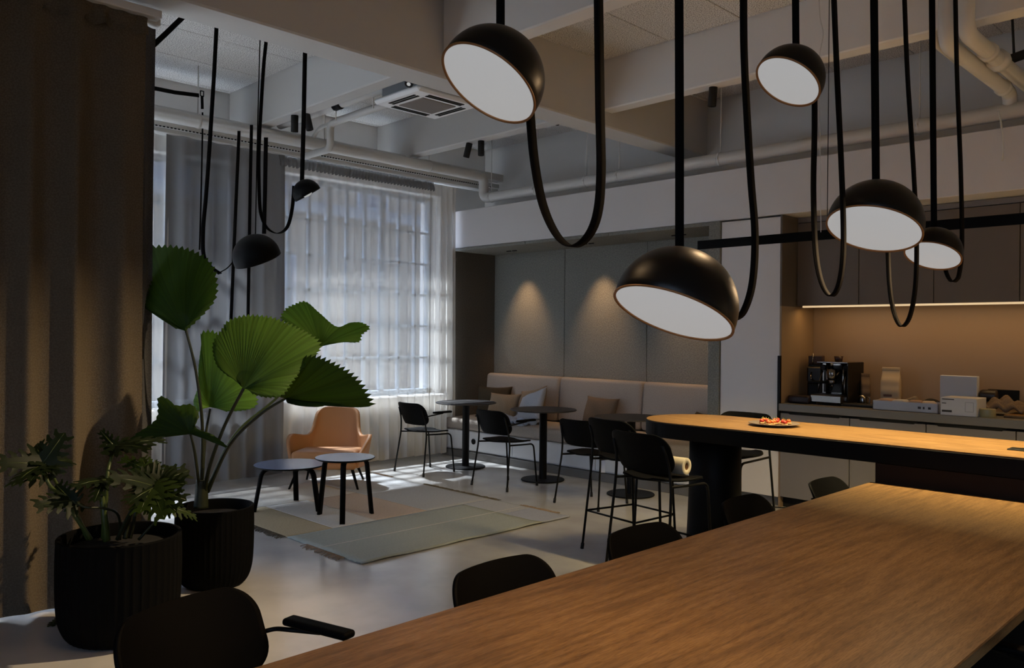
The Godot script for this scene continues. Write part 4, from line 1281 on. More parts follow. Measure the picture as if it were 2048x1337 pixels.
func build_plants() -> void:
	var f := Vector3(-4.70, 0, -2.18)
	planter("planter", "ribbed black planter holding the big fan palm", f, 0.225, 0.46)
	var t := thing("fan_palm", "fan palm with large pleated green leaves in the rear black planter", "plant", f + Vector3(0, 0.40, 0))
	f = t.position
	var L1 := [[358, 662], [304, 626], [260, 594], [255, 564], [247, 530], [253, 507], [300, 495], [341, 492], [381, 498], [415, 514], [435, 537], [442, 571], [438, 601], [418, 628], [385, 660]]
	fan_leaf(t, f, L1, Vector2(372, 663), 4.75, Vector2(-0.06, -0.10), 46, 0.85)
	var L5 := [[590, 662], [560, 642], [568, 622], [586, 612], [610, 606], [637, 628], [673, 657], [701, 649], [725, 649], [741, 660], [725, 674], [718, 689], [678, 687]]
	fan_leaf(t, f, L5, Vector2(640, 694), 5.15, Vector2(0.10, -0.15), 44, 2.7)  # raised brightness paints in sunlight shining through this leaf
	var L3 := [[398, 827], [388, 807], [398, 773], [398, 739], [404, 686], [404, 665], [428, 662], [446, 676], [470, 720], [497, 760], [512, 785], [519, 803], [513, 817], [489, 824], [455, 826]]
	fan_leaf(t, f, L3, Vector2(420, 815), 4.95, Vector2(0.05, -0.08), 48, 2.3)  # leaf colour brightened too, for sun coming through it
	var L4 := [[556, 776], [572, 748], [606, 712], [640, 706], [674, 719], [705, 736], [728, 756], [745, 780], [755, 800], [755, 808], [728, 810], [708, 800], [674, 798], [662, 806], [644, 810], [614, 806], [594, 800]]
	fan_leaf(t, f, L4, Vector2(572, 797), 4.72, Vector2(-0.10, 0.12), 46, 0.55)
	var L2 := [[455, 756], [434, 736], [425, 706], [428, 682], [445, 659], [455, 645], [489, 633], [530, 634], [563, 642], [597, 657], [624, 672], [642, 685], [644, 702], [624, 726], [604, 749], [587, 770], [572, 792], [553, 800], [530, 800], [506, 793]]
	fan_leaf(t, f, L2, Vector2(487, 778), 4.45, Vector2(0.06, -0.12), 60, 1.15)
	var L6 := [[341, 863], [307, 872], [253, 891], [270, 871], [312, 839], [316, 795], [338, 800], [353, 812], [385, 810], [400, 832], [393, 857], [428, 872], [460, 899], [428, 888]]
	fan_leaf(t, f, L6, Vector2(381, 869), 4.66, Vector2(0.05, -0.10), 36, 0.6, 0.03)
	stalk(t, f, [[372, 662, 4.75], [392, 745, 4.78], [405, 860, 4.82], [402, 985, 4.86]], 0.007, 0.012, M.stem)
	stalk(t, f, [[487, 778, 4.45], [450, 850, 4.62], [420, 930, 4.78], [408, 990, 4.86]], 0.008, 0.013, M.stem)
	stalk(t, f, [[572, 797, 4.72], [520, 830, 4.76], [460, 890, 4.82], [415, 985, 4.87]], 0.007, 0.012, M.stem)
	stalk(t, f, [[420, 818, 4.95], [410, 880, 4.92], [403, 985, 4.88]], 0.007, 0.012, M.stem)
	stalk(t, f, [[381, 869, 4.66], [390, 910, 4.76], [399, 985, 4.85]], 0.007, 0.011, M.stem)
	stalk(t, f, [[640, 694, 5.15], [560, 790, 5.08], [470, 870, 4.98], [412, 985, 4.88]], 0.006, 0.011, M.stem_green)
	stalk(t, f, [[404, 960, 4.86], [402, 1016, 4.86]], 0.035, 0.045, M.stem, "trunk")
	var fl := thing("fallen_leaf", "small dark leaf shape on the floor beside the front planter", "leaf", on_y(112, 1243, 0.0))  # small dark mark on the floor, shaped as a leaf
	lobed_leaf(fl, fl.position, fl.position + Vector3(0.05, 0.006, 0.03), fl.position + Vector3(-0.05, 0.01, -0.03), Vector3.UP, 0.02, M.philo, 0.05)
	# philodendron
	f = Vector3(-4.21, 0, -1.47)
	planter("planter", "large ribbed black planter in front, holding the lobed leaf plant", f, 0.285, 0.495)
	t = thing("lobed_plant", "dark green plant with deeply lobed leaves in the front black planter", "plant", f + Vector3(0, 0.43, 0))
	f = t.position
	var w := 4.02
	var back := -FW
	var leaves := [  # base, tip (crop pixels / 5.12), half width, how the face turns, lighter?
		[440, 560, 10, 520, w - 0.10, w - 0.25, 0.085, Vector3(0.0, 0.55, 0.0), 0],
		[440, 560, 640, 230, w - 0.10, w - 0.05, 0.085, Vector3(0.2, 0.35, 0.0), 0],
		[460, 560, 760, 470, w - 0.10, w + 0.10, 0.06, Vector3(0.3, 0.5, 0.0), 0],
		[420, 570, 120, 700, w - 0.10, w - 0.35, 0.06, Vector3(0.0, 0.8, 0.0), 0],
		[1180, 385, 1010, 200, w + 0.10, w + 0.14, 0.035, Vector3(0.5, 0.3, 0.0), 0],
		[1185, 370, 1690, 255, w + 0.10, w + 0.22, 0.05, Vector3(0.0, 1.3, 0.0), 0],
		[1185, 375, 1500, 340, w + 0.10, w - 0.05, 0.05, Vector3(0.0, 1.2, 0.0), 0],
		[730, 930, 380, 950, w - 0.12, w - 0.28, 0.07, Vector3(0.0, 0.55, 0.0), 0],
		[720, 920, 560, 760, w - 0.12, w - 0.10, 0.06, Vector3(0.1, 0.45, 0.0), 0],
		[1080, 720, 760, 730, w, w - 0.20, 0.055, Vector3(0.0, 0.9, 0.0), 0],
		[1070, 720, 960, 900, w, w - 0.15, 0.05, Vector3(0.2, 0.6, 0.0), 0],
		[1590, 790, 1180, 640, w - 0.06, w - 0.26, 0.085, Vector3(0.0, 0.9, 0.0), 0],
		[1600, 760, 1930, 600, w + 0.02, w + 0.10, 0.085, Vector3(0.0, 0.6, 0.0), 0],
		[1570, 720, 1500, 530, w + 0.06, w + 0.16, 0.08, Vector3(0.0, 0.7, 0.0), 0],
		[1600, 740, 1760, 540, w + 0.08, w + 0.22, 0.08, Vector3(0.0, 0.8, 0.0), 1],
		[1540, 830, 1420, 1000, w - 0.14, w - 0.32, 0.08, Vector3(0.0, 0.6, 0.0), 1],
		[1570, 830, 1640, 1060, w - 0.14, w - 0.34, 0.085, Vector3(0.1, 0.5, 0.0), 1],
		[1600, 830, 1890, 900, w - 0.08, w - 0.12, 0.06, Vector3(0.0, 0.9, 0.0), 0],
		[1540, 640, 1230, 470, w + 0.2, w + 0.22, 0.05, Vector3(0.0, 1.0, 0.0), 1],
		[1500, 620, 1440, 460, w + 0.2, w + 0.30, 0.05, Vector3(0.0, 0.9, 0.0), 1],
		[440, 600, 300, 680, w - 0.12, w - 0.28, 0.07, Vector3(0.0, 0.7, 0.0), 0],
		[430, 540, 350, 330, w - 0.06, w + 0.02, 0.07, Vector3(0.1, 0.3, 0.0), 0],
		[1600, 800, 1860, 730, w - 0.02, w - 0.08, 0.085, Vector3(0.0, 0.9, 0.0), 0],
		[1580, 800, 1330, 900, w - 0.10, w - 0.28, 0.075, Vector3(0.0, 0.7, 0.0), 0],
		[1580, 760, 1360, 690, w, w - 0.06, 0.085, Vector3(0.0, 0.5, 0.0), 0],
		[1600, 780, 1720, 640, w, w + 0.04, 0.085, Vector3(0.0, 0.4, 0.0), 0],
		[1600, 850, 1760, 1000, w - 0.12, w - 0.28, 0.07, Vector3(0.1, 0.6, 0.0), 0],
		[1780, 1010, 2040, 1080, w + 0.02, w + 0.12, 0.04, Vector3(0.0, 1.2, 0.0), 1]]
	for l in leaves:
		var b := at(l[0] / 5.12, 820 + l[1] / 5.12, l[4])
		var tip := at(l[2] / 5.12, 820 + l[3] / 5.12, l[5])
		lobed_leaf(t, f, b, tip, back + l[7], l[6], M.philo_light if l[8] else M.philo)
	var px := func(x: float, y: float, d: float) -> Array: return [x / 5.12, 820 + y / 5.12, d]
	stalk(t, f, [px.call(440, 570, w - 0.1), px.call(500, 760, w - 0.12), px.call(680, 960, w - 0.06), px.call(930, 1330, w)], 0.008, 0.012, M.stem_green)
	stalk(t, f, [px.call(520, 600, w - 0.08), px.call(580, 760, w - 0.06), px.call(740, 990, w - 0.02), px.call(900, 1330, w)], 0.007, 0.011, M.stem_green)
	stalk(t, f, [px.call(1180, 385, w + 0.1), px.call(1120, 560, w + 0.06), px.call(1095, 740, w + 0.02), px.call(1060, 1320, w)], 0.006, 0.013, M.stem_green)
	stalk(t, f, [px.call(1040, 880, w - 0.02), px.call(1070, 1100, w - 0.02), px.call(1090, 1340, w)], 0.013, 0.020, M.stem_green)
	stalk(t, f, [px.call(730, 935, w - 0.12), px.call(880, 1000, w - 0.14), px.call(1060, 1010, w - 0.08), px.call(1210, 1080, w), px.call(1230, 1330, w + 0.05)], 0.005, 0.007, M.stem)
	stalk(t, f, [px.call(1590, 780, w - 0.02), px.call(1480, 900, w), px.call(1340, 1060, w + 0.02), px.call(1280, 1320, w + 0.02)], 0.008, 0.012, M.stem)
	stalk(t, f, [px.call(1560, 830, w - 0.12), px.call(1380, 980, w - 0.05), px.call(1200, 1330, w)], 0.007, 0.010, M.stem)
	stalk(t, f, [px.call(1540, 640, w + 0.2), px.call(1450, 800, w + 0.14), px.call(1330, 1320, w + 0.05)], 0.006, 0.010, M.stem)
	stalk(t, f, [px.call(1780, 1010, w + 0.02), px.call(1640, 1100, w + 0.04), px.call(1420, 1330, w + 0.04)], 0.005, 0.008, M.stem)

# ---------------------------------------------------------------- pendant lamps

# px, py, depth: middle of the lamp's open face; across: its width; lean, tip: how the face is turned (degrees)
func pendant(px: float, py: float, depth: float, across: float, lean: float, tip: float, power: float, label: String, lit := true) -> Node3D:
	var c := at(px, py, depth)
	var t := thing("pendant_lamp", label, "lamp", c, 0.0, "black dome pendants")
	var vw := (c - EYE).normalized()
	var rt := (R - vw * R.dot(vw)).normalized()
	var up := rt.cross(vw)
	var th := deg_to_rad(lean)
	var be := deg_to_rad(tip)
	var n := cos(be) * (-sin(th) * rt - cos(th) * up) - sin(be) * vw
	var b := Basis(Quaternion(Vector3.UP, -n))
	var r := across / 2
	var st := mb(true)
	var prof := [Vector2(r - 0.002, 0.0), Vector2(r, 0.002), Vector2(r, r * 0.14)]
	for k in range(1, 17):
		var a := PI / 2 * k / 16.0
		prof.append(Vector2(r * cos(a) if k < 16 else 0.0, r * 0.14 + r * 0.97 * sin(a)))
	lathe(st, prof, 56, Vector3.ZERO, b)
	var ins := []
	for p in prof: ins.push_front(Vector2(maxf(p.x - 0.003, 0.0), maxf(p.y - 0.003, 0.0)))
	lathe(st, ins, 56, Vector3.ZERO, b)
	obj("shade", st, M.shade if lit else M.jet, t)
	obj("rim", lathe(mb(true), [Vector2(r - 0.002, -0.0015), Vector2(r + 0.0008, -0.0005), Vector2(r + 0.0008, 0.003), Vector2(r - 0.004, 0.006), Vector2(r - 0.006, 0.001), Vector2(r - 0.002, -0.0015)], 56, Vector3.ZERO, b), M.lit_rim if lit else M.jet, t)
	if lit:
		obj("diffuser", lathe(mb(true), [Vector2(0, 0.0), Vector2(r - 0.012, 0.001), Vector2(r - 0.004, 0.005)], 56, Vector3.ZERO, b), M.glow, t)
		lamp_spot("pendant_light", c + n * 0.02, n, power, 80.0, r * 0.7, Color(1.0, 0.83, 0.62))
	else:
		obj("bulb", lathe(mb(true), [Vector2(0, -0.012), Vector2(0.03, -0.006), Vector2(0.045, 0.01), Vector2(0.045, 0.03), Vector2(0, 0.05)], 24, Vector3.ZERO, b), M.glow, t)
	t.set_meta("up", -n)
	return t

func loop_path(ps: Array) -> Array:   # the loop comes nearer as it goes right, so that its plane stays square to the strap's width
	var out := []
	for p in ps: out.append(at(p[0], p[1], p[2] - 1.1 * (p[0] - ps[0][0]) * p[2] / FOCAL))
	return out

func px_path(ps: Array) -> Array:
	var out := []
	for p in ps: out.append(at(p[0], p[1], p[2]))
	return out

func hang(called: String, path: Array, wide: float, label: String, category: String, group := "", thick := 0.004, to_ceiling := true) -> Node3D:
	# the path's last point is carried straight up to the ceiling
	var ps := curve(path, 8)
	var a: Vector3 = ps[-1]
	if to_ceiling and a.y < CEIL - 0.03: ps.append(Vector3(a.x, CEIL - 0.02, a.z))
	var r0 := Vector3(R.x, 0, R.z).normalized()
	var f0 := Vector3(FW.x, 0, FW.z).normalized()
	if called == "strap_loop": r0 = r0 * 0.75 + f0 * 0.66     # loops hang in a plane turned out of the view
	var o := obj(called, strap(mb(true), ps, r0.normalized(), wide, thick), M.strap)
	tag(o, label, category, group)
	return o

func build_lamps() -> void:
	var k := PENDANT_POWER
	var who := ["big pendant at the upper left of the lit lamps", "small high pendant with the pale disc, third from the left", "pendant in front of the kitchen cabinets, large one", "large low pendant in the middle above the island end", "smallest lit pendant, farthest along the row by the cabinets"]
	var l1 := pendant(976, 170, 2.2, 0.29, 36, 31, k, "lit black dome pendant, the " + who[0])
	var l2 := pendant(1575, 165, 2.55, 0.213, 28, 36, k * 0.7, "lit black dome pendant, the " + who[1])
	var l3 := pendant(1747, 460, 2.75, 0.308, 10, 29, k, "lit black dome pendant, the " + who[2])
	var l4 := pendant(1345, 629, 2.05, 0.312, 19, 19, k, "lit black dome pendant, the " + who[3])
	var l5 := pendant(1865, 513, 3.25, 0.213, 12, 30, k * 0.7, "lit black dome pendant, the " + who[4])
	var g := "straps that the lit pendants hang from"
	hang("hanging_strap", px_path([[1001, 60, 2.26], [1001, 0, 2.26]]), 0.024, "black strap rising from the upper left lit pendant", "strap", g)
	hang("hanging_strap", px_path([[1592, 100, 2.6], [1591, 0, 2.6]]), 0.022, "black strap rising from the small high pendant", "strap", g)
	hang("hanging_strap", px_path([[1752, 372, 2.8], [1750, 180, 2.8], [1748, 0, 2.8]]), 0.026, "black strap rising from the large pendant by the cabinets", "strap", g)
	hang("hanging_strap", px_path([[1359, 500, 2.08], [1359, 250, 2.08], [1358, 0, 2.08]]), 0.022, "black strap rising from the large low middle pendant", "strap", g)
	hang("hanging_strap", px_path([[1868, 466, 3.28], [1866, 230, 3.28], [1864, 0, 3.28]]), 0.024, "black strap rising from the smallest lit pendant", "strap", g)
	g = "slack strap loops of the lit pendants"
	hang("strap_loop", loop_path([[1058, 190, 2.34], [1062, 250, 2.34], [1070, 330, 2.36], [1086, 410, 2.36], [1112, 468, 2.36], [1142, 493, 2.36], [1172, 478, 2.36], [1194, 432, 2.36], [1202, 350, 2.36], [1200, 220, 2.36], [1197, 0, 2.36]]), 0.033, "long slack loop of the upper left lit pendant", "strap", g)
	hang("strap_loop", loop_path([[1629, 165, 2.64], [1629, 260, 2.62], [1627, 380, 2.62], [1631, 500, 2.62], [1643, 565, 2.62], [1662, 592, 2.62], [1679, 565, 2.62], [1687, 490, 2.62], [1683, 340, 2.62], [1674, 150, 2.62], [1668, 0, 2.62]]), 0.030, "slack loop crossing the left edge of the pendant by the cabinets", "strap", g)
	hang("strap_loop", loop_path([[1775, 440, 2.95], [1776, 505, 3.02], [1780, 580, 3.02], [1790, 632, 3.02], [1804, 653, 3.02], [1820, 632, 3.02], [1831, 570, 3.02], [1833, 470, 3.02], [1826, 320, 3.02], [1815, 150, 3.02], [1809, 0, 3.02]]), 0.032, "slack loop hanging below the large pendant by the cabinets", "strap", g)
	hang("strap_loop", loop_path([[1448, 640, 2.16], [1468, 640, 2.16], [1488, 622, 2.16], [1505, 565, 2.16], [1510, 470, 2.16], [1502, 360, 2.16], [1494, 230, 2.16], [1488, 100, 2.16], [1487, 0, 2.16]]), 0.029, "slack loop at the right of the large low middle pendant", "strap", g)
	hang("strap_loop", loop_path([[1884, 500, 3.34], [1891, 540, 3.36], [1900, 560, 3.36], [1910, 562, 3.36], [1919, 545, 3.36], [1924, 480, 3.36], [1921, 330, 3.36], [1914, 150, 3.34], [1911, 0, 3.34]]), 0.038, "short slack loop of the smallest lit pendant", "strap", g)
	# unlit pair over the coffee tables
	pendant(616, 390, 6.6, 0.228, -29, 2, 0.0, "unlit small black dome pendant in front of the window", false)
	pendant(516, 520, 5.5, 0.315, -19, -12, 0.0, "unlit black dome pendant in front of the grey drape", false)
	# long black rail over the island; an unseen strip inside lights the tabletop
	var t := thing("linear_lamp", "long thin black rail hanging over the island with an unseen light strip inside", "lamp", Vector3(-0.93, 2.12, -4.76))
	var ch := mb()      # a channel open downwards, deep enough to keep the light strip out of view
	span(ch, Vector3(-2.08, 0.012, -0.022), Vector3(2.6, 0.024, 0.022))
	for s in [-1.0, 1.0]: span(ch, Vector3(-2.08, -0.026 - 0.008 * s, s * 0.020 - 0.002), Vector3(2.6, 0.014, s * 0.020 + 0.002))
	for x in [-2.08, 2.596]: span(ch, Vector3(x, -0.024, -0.02), Vector3(x + 0.004, 0.014, 0.02))
	obj("bar", ch, M.jet, t)
	obj("diffuser", span(mb(), Vector3(-2.05, 0.006, -0.015), Vector3(2.57, 0.011, 0.015)), M.glow, t)
	for x in [-1.20, 1.6]:
		obj("wire", tube(mb(true), [Vector3(x, 0.02, 0), Vector3(x, CEIL - 2.14, 0)], 0.0025, 5), M.strap, t)
	var al := AreaLight3D.new()
	al.name = "bar_glow"
	al.area_size = Vector2(4.6, 0.028)
	al.light_color = Color(1.0, 0.89, 0.66)
	al.light_energy = BAR_POWER
	al.area_range = 12.0
	al.shadow_enabled = true
	add_child(al)
	al.look_at_from_position(Vector3(-0.67, 2.12, -4.76), Vector3(-0.67, 0, -4.76), Vector3.BACK)

const PENDANT_POWER := 0.26
const BAR_POWER := 13.0

# ---------------------------------------------------------------- things on the worktop and the island

func on_top(px: float, py: float, z := -9.0) -> Vector3:
	return on_y(px, py, 0.92)

func build_kitchen_things() -> void:
	var y := 0.92
	# espresso machine
	var t := thing("espresso_machine", "chrome espresso machine with two knobs and a side handle", "coffee machine", Vector3(-3.07, y, -7.08), -0.06)
	obj("tray", span(mb(), Vector3(-0.14, 0.02, -0.02), Vector3(0.14, 0.085, 0.20), 0.006), M.steel, t)
	obj("body", span(mb(), Vector3(-0.14, 0.085, -0.20), Vector3(0.14, 0.36, 0.0), 0.006), M.steel, t)
	obj("side_panel", span(mb(), Vector3(0.14, 0.02, -0.20), Vector3(0.146, 0.37, 0.09), 0.002), M.dark_steel, t)
	obj("side_panel", span(mb(), Vector3(-0.146, 0.02, -0.20), Vector3(-0.14, 0.37, 0.02), 0.002), M.dark_steel, t)
	obj("cup_rail", span(mb(), Vector3(-0.14, 0.362, -0.20), Vector3(0.14, 0.372, 0.09), 0.003), M.steel, t)
	var gh := obj("group_head", lathe(mb(true), disc_profile(0.045, 0.0, 0.09, 0.008), 24, Vector3(-0.01, 0.22, 0.06)), M.steel, t)
	obj("lever", tube(mb(true), [Vector3(-0.01, 0.31, 0.06), Vector3(0.0, 0.345, 0.09), Vector3(0.005, 0.36, 0.10)], 0.012, 10), M.steel, gh)
	obj("portafilter", lathe(mb(true), disc_profile(0.035, 0.0, 0.035, 0.004), 24, Vector3(-0.01, 0.18, 0.06)), M.steel, t)
	obj("handle", tube(mb(true), [Vector3(-0.03, 0.195, 0.08), Vector3(-0.19, 0.185, 0.15)], 0.013, 10, 0.016), M.black, t)
	for s in [-1.0, 1.0]:
		obj("knob", lathe(mb(true), disc_profile(0.025, 0.0, 0.03, 0.005), 20, Vector3(0.105 * s, 0.32, 0.02), Basis(Vector3.RIGHT, PI / 2)), M.black, t)
		obj("steam_wand", tube(mb(true), bend([Vector3(0.105 * s, 0.29, 0.04), Vector3(0.115 * s, 0.20, 0.09), Vector3(0.12 * s, 0.10, 0.10)], 0.03), 0.005, 8), M.steel, t)
		obj("gauge", lathe(mb(true), disc_profile(0.022, 0.0, 0.012, 0.002), 20, Vector3(0.06 * s, 0.13, 0.0), Basis(Vector3.RIGHT, PI / 2)), M.black, t)
	for x in [-0.075, 0.07]:
		obj("column", tube(mb(true), [Vector3(x, 0.09, 0.02), Vector3(x, 0.355, 0.02)], 0.014, 12), M.steel, t)
	obj("boiler_pipe", tube(mb(true), bend([Vector3(-0.05, 0.33, 0.02), Vector3(-0.055, 0.27, 0.07), Vector3(0.03, 0.25, 0.07), Vector3(0.05, 0.30, 0.03)], 0.03), 0.009, 8), M.steel, t)
	obj("front_plate", span(mb(), Vector3(-0.12, 0.10, 0.0), Vector3(0.12, 0.34, 0.003), 0.001), M.dark_steel, t)
	obj("drip_grid", span(mb(), Vector3(-0.125, 0.085, 0.01), Vector3(0.125, 0.09, 0.19), 0.001), M.dark_steel, t)
	obj("spout", tube(mb(true), [Vector3(-0.01, 0.18, 0.06), Vector3(-0.01, 0.145, 0.07)], 0.01, 8), M.steel, t)
	obj("top_cup", lathe(mb(true), [Vector2(0, 0.372), Vector2(0.03, 0.372), Vector2(0.04, 0.42), Vector2(0.037, 0.42), Vector2(0.028, 0.38), Vector2(0, 0.38)], 24, Vector3(-0.01, 0, -0.05)), mat(Color(0.16, 0.05, 0.04), 0.4), t)
	for s in [-1.0, 1.0]:
		for z in [-0.17, 0.17]:
			obj("foot", lathe(mb(true), disc_profile(0.014, 0, 0.021), 12, Vector3(0.115 * s, 0, z)), M.black, t)
	# grinder behind it
	t = thing("coffee_grinder", "dark coffee grinder with a clear hopper behind the espresso machine", "coffee grinder", Vector3(-3.31, y, -7.20), 0.3)
	obj("body", span(mb(), Vector3(-0.065, 0.0, -0.09), Vector3(0.065, 0.18, 0.09), 0.01), M.black, t)
	obj("head", span(mb(), Vector3(-0.07, 0.18, -0.10), Vector3(0.07, 0.32, 0.10), 0.012), M.dark_steel, t)
	obj("collar", span(mb(), Vector3(-0.06, 0.32, -0.08), Vector3(0.06, 0.34, 0.08), 0.004), M.black, t)
	obj("hopper", span(mb(), Vector3(-0.06, 0.34, -0.08), Vector3(0.06, 0.42, 0.08), 0.006), mat(Color(0.17, 0.085, 0.06), 0.6), t)
	obj("lever", tube(mb(true), [Vector3(-0.02, 0.34, 0.09), Vector3(-0.02, 0.44, 0.09)], 0.006, 8), M.steel, t)
	obj("fork", tube(mb(true), bend([Vector3(-0.03, 0.27, 0.10), Vector3(-0.03, 0.22, 0.15), Vector3(0.0, 0.19, 0.13)], 0.02), 0.007, 8), M.steel, t)
	# tamper mat and small items
	t = obj("knock_box", rbox(mb(true), Vector3(0, 0.035, 0), Vector3(0.20, 0.07, 0.16), 0.02), mat(Color(0.14, 0.07, 0.055), 0.5))
	t.position = Vector3(-3.32, y, -6.93)
	tag(t, "low dark red box left of the espresso machine", "box")
	t = obj("black_mat", rbox(mb(true), Vector3(0, 0.012, 0), Vector3(0.46, 0.024, 0.16), 0.012), M.black_soft)
	t.position = Vector3(-2.76, y, -6.98)
	tag(t, "flat black mat on the worktop right of the espresso machine", "mat")
	t = thing("steel_jug", "small shiny steel milk jug beside the espresso machine", "jug", Vector3(-2.86, y, -7.12))
	obj("body", lathe(mb(true), [Vector2(0, 0), Vector2(0.038, 0), Vector2(0.042, 0.01), Vector2(0.036, 0.06), Vector2(0.033, 0.085), Vector2(0.030, 0.085), Vector2(0.034, 0.01), Vector2(0, 0.008)], 28), M.steel, t)
	obj("handle", tube(mb(true), bend([Vector3(0.035, 0.075, 0), Vector3(0.065, 0.07, 0), Vector3(0.06, 0.025, 0), Vector3(0.038, 0.02, 0)], 0.015), 0.004, 8), M.steel, t)
	# two coffee bags
	coffee_bag(Vector3(-2.66, y, -7.22), 0.15, 0.33, 0.2, "tall upright cream paper coffee bag standing alone", mat(Color(0.66, 0.58, 0.47), 0.75))
	coffee_bag(Vector3(-2.885, y, -7.24), 0.075, 0.27, 0.5, "narrow brown paper bag squeezed beside the espresso machine", mat(Color(0.42, 0.34, 0.26), 0.75))
	# white trays and cartons
	var card := mat(Color(0.72, 0.72, 0.73), 0.7)
	var print_ := mat(Color(0.22, 0.21, 0.21), 0.8)
	t = thing("white_tray", "long low open white carton on the worktop", "box", Vector3(-2.40, y, -6.90), 0.0)
	obj("carton", carton(0.50, 0.075, 0.20, 0.004), card, t)
	for k in 3:
		obj("print_mark", span(mb(), Vector3(0.10 + 0.038 * k, 0.028, 0.1005), Vector3(0.10 + 0.038 * k + [0.024, 0.012, 0.02][k], 0.046, 0.1015)), print_, t)
	for k in 4:
		obj("wrapped_part", rbox(mb(true), Vector3(-0.17 + 0.11 * k, 0.045, 0.0 + 0.02 * (k % 2)), Vector3(0.10, 0.085, 0.13), 0.02, Basis(Vector3.UP, 0.2 * (k - 1))), mat([Color(0.66, 0.55, 0.47), Color(0.70, 0.68, 0.66), Color(0.60, 0.50, 0.43), Color(0.72, 0.66, 0.6)][k], 0.8), t)
	t = thing("white_carton", "square white carton with grey printed label at the worktop edge", "box", Vector3(-1.99, y, -6.86), 0.0)
	obj("carton", span(mb(), Vector3(-0.125, 0, -0.12), Vector3(0.125, 0.135, 0.12), 0.003), card, t)
	obj("print_line", span(mb(), Vector3(-0.115, 0.118, 0.1205), Vector3(-0.03, 0.125, 0.1212)), print_, t)
	obj("print_line", span(mb(), Vector3(-0.115, 0.088, 0.1205), Vector3(-0.085, 0.094, 0.1212)), print_, t)
	obj("barcode", span(mb(), Vector3(-0.115, 0.024, 0.1205), Vector3(-0.045, 0.040, 0.1212)), print_, t)
	obj("printed_frame", frame(0.055, 0.07, Vector3(0.075, 0.07, 0.1208)), mat(Color(0.5, 0.5, 0.51), 0.8), t)
	t = obj("upright_carton", span(mb(), Vector3(-0.135, 0, -0.03), Vector3(0.135, 0.29, 0.03), 0.004), card)
	t.position = Vector3(-2.09, y, -7.10)
	t.rotation.y = 0.0
	tag(t, "plain upright grey white carton standing behind the printed one", "box")
	# charger, cables, foil, socket strip, board
	t = thing("cable_bundle", "dark cable bundle with pale plugs lying behind the white tray", "cable", Vector3(-2.30, y, -7.12))
	for k in 3:
		var a := 1.9 * k
		obj("coil", tube(mb(true), curve([Vector3(-0.09, 0.02, 0.03 * cos(a)), Vector3(-0.03, 0.075 - 0.01 * k, 0.02 * sin(a)), Vector3(0.03, 0.065, -0.03 * cos(a)), Vector3(0.09, 0.03, 0.02)], 6), 0.016, 8), M.black_soft, t)
	obj("plug", rbox(mb(true), Vector3(-0.15, 0.05, 0), Vector3(0.10, 0.09, 0.06), 0.02, Basis(Vector3.BACK, 0.4)), M.beige, t)
	obj("plug", rbox(mb(true), Vector3(0.13, 0.05, 0), Vector3(0.07, 0.09, 0.05), 0.02, Basis(Vector3.BACK, 0.3)), M.beige, t)
	obj("lead", tube(mb(true), [Vector3(-0.34, 0.06, -0.02), Vector3(-0.18, 0.055, 0.0)], 0.007, 8), M.pipe, t)
	t = obj("socket_strip", span(mb(), Vector3(-0.11, -0.04, 0), Vector3(0.11, 0.045, 0.03), 0.004), M.black)
	t.position = Vector3(-1.85, 1.055, -7.395)
	tag(t, "black socket strip mounted on the beige kitchen wall", "socket")
	t = obj("dark_jar", lathe(mb(true), [Vector2(0, 0), Vector2(0.045, 0), Vector2(0.048, 0.004), Vector2(0.048, 0.10), Vector2(0.04, 0.115), Vector2(0, 0.115)], 24, Vector3(0, 0.14, 0), Basis(Vector3.BACK, PI / 2)), mat(Color(0.13, 0.09, 0.07), 0.4))
	t.position = Vector3(-1.83, y, -7.12)
	tag(t, "dark cylinder lying on the crumpled paper bags", "jar")
	t = obj("crumpled_bag", slab(mb(true), func(u: float, w: float):
		var a := u * 2 - 1
		var b := w * 2 - 1
		return Vector3(a * 0.15, 0.05 + 0.075 * (1.0 - a * a) * (1.0 - b * b) + 0.018 * sin(a * 9.0 + b * 4.0) + 0.012 * sin(b * 13.0), -b * 0.10), 26, 20, 0.01), M.tan)
	t.position = Vector3(-1.78, y, -7.10)
	tag(t, "crumpled brown paper bag by the socket strip", "bag")
	t = thing("tape_roll", "small roll of clear yellowish tape at the worktop edge", "tape", Vector3(-1.82, y, -6.84))
	obj("roll", lathe(mb(true), [Vector2(0.038, 0), Vector2(0.055, 0), Vector2(0.056, 0.002), Vector2(0.056, 0.058), Vector2(0.055, 0.06), Vector2(0.038, 0.06), Vector2(0.038, 0)], 32), mat(Color(0.62, 0.58, 0.42), 0.3), t)
	t = obj("cutting_board", span(mb(), Vector3(-0.30, 0, -0.16), Vector3(0.30, 0.022, 0.16), 0.004), M.oak_x)
	t.position = Vector3(-1.42, y, -7.02)
	tag(t, "oak board lying on the right end of the worktop", "cutting board")
	# plate of snacks on the island
	var p := on_y(1548, 852, 0.942)
	t = obj("plate", lathe(mb(true), [Vector2(0, 0.002), Vector2(0.08, 0.002), Vector2(0.155, 0.016), Vector2(0.157, 0.018), Vector2(0.155, 0.0195), Vector2(0.08, 0.008), Vector2(0, 0.008)], 48), mat(Color(0.42, 0.37, 0.33), 0.4))
	t.position = p
	tag(t, "shallow plate of snacks on the island", "plate")
	var rng := RandomNumberGenerator.new()
	rng.seed = 3
	var sk := [mat(Color(0.62, 0.13, 0.06), 0.4), mat(Color(0.70, 0.33, 0.10), 0.45), mat(Color(0.32, 0.36, 0.10), 0.5), mat(Color(0.66, 0.52, 0.34), 0.6)]
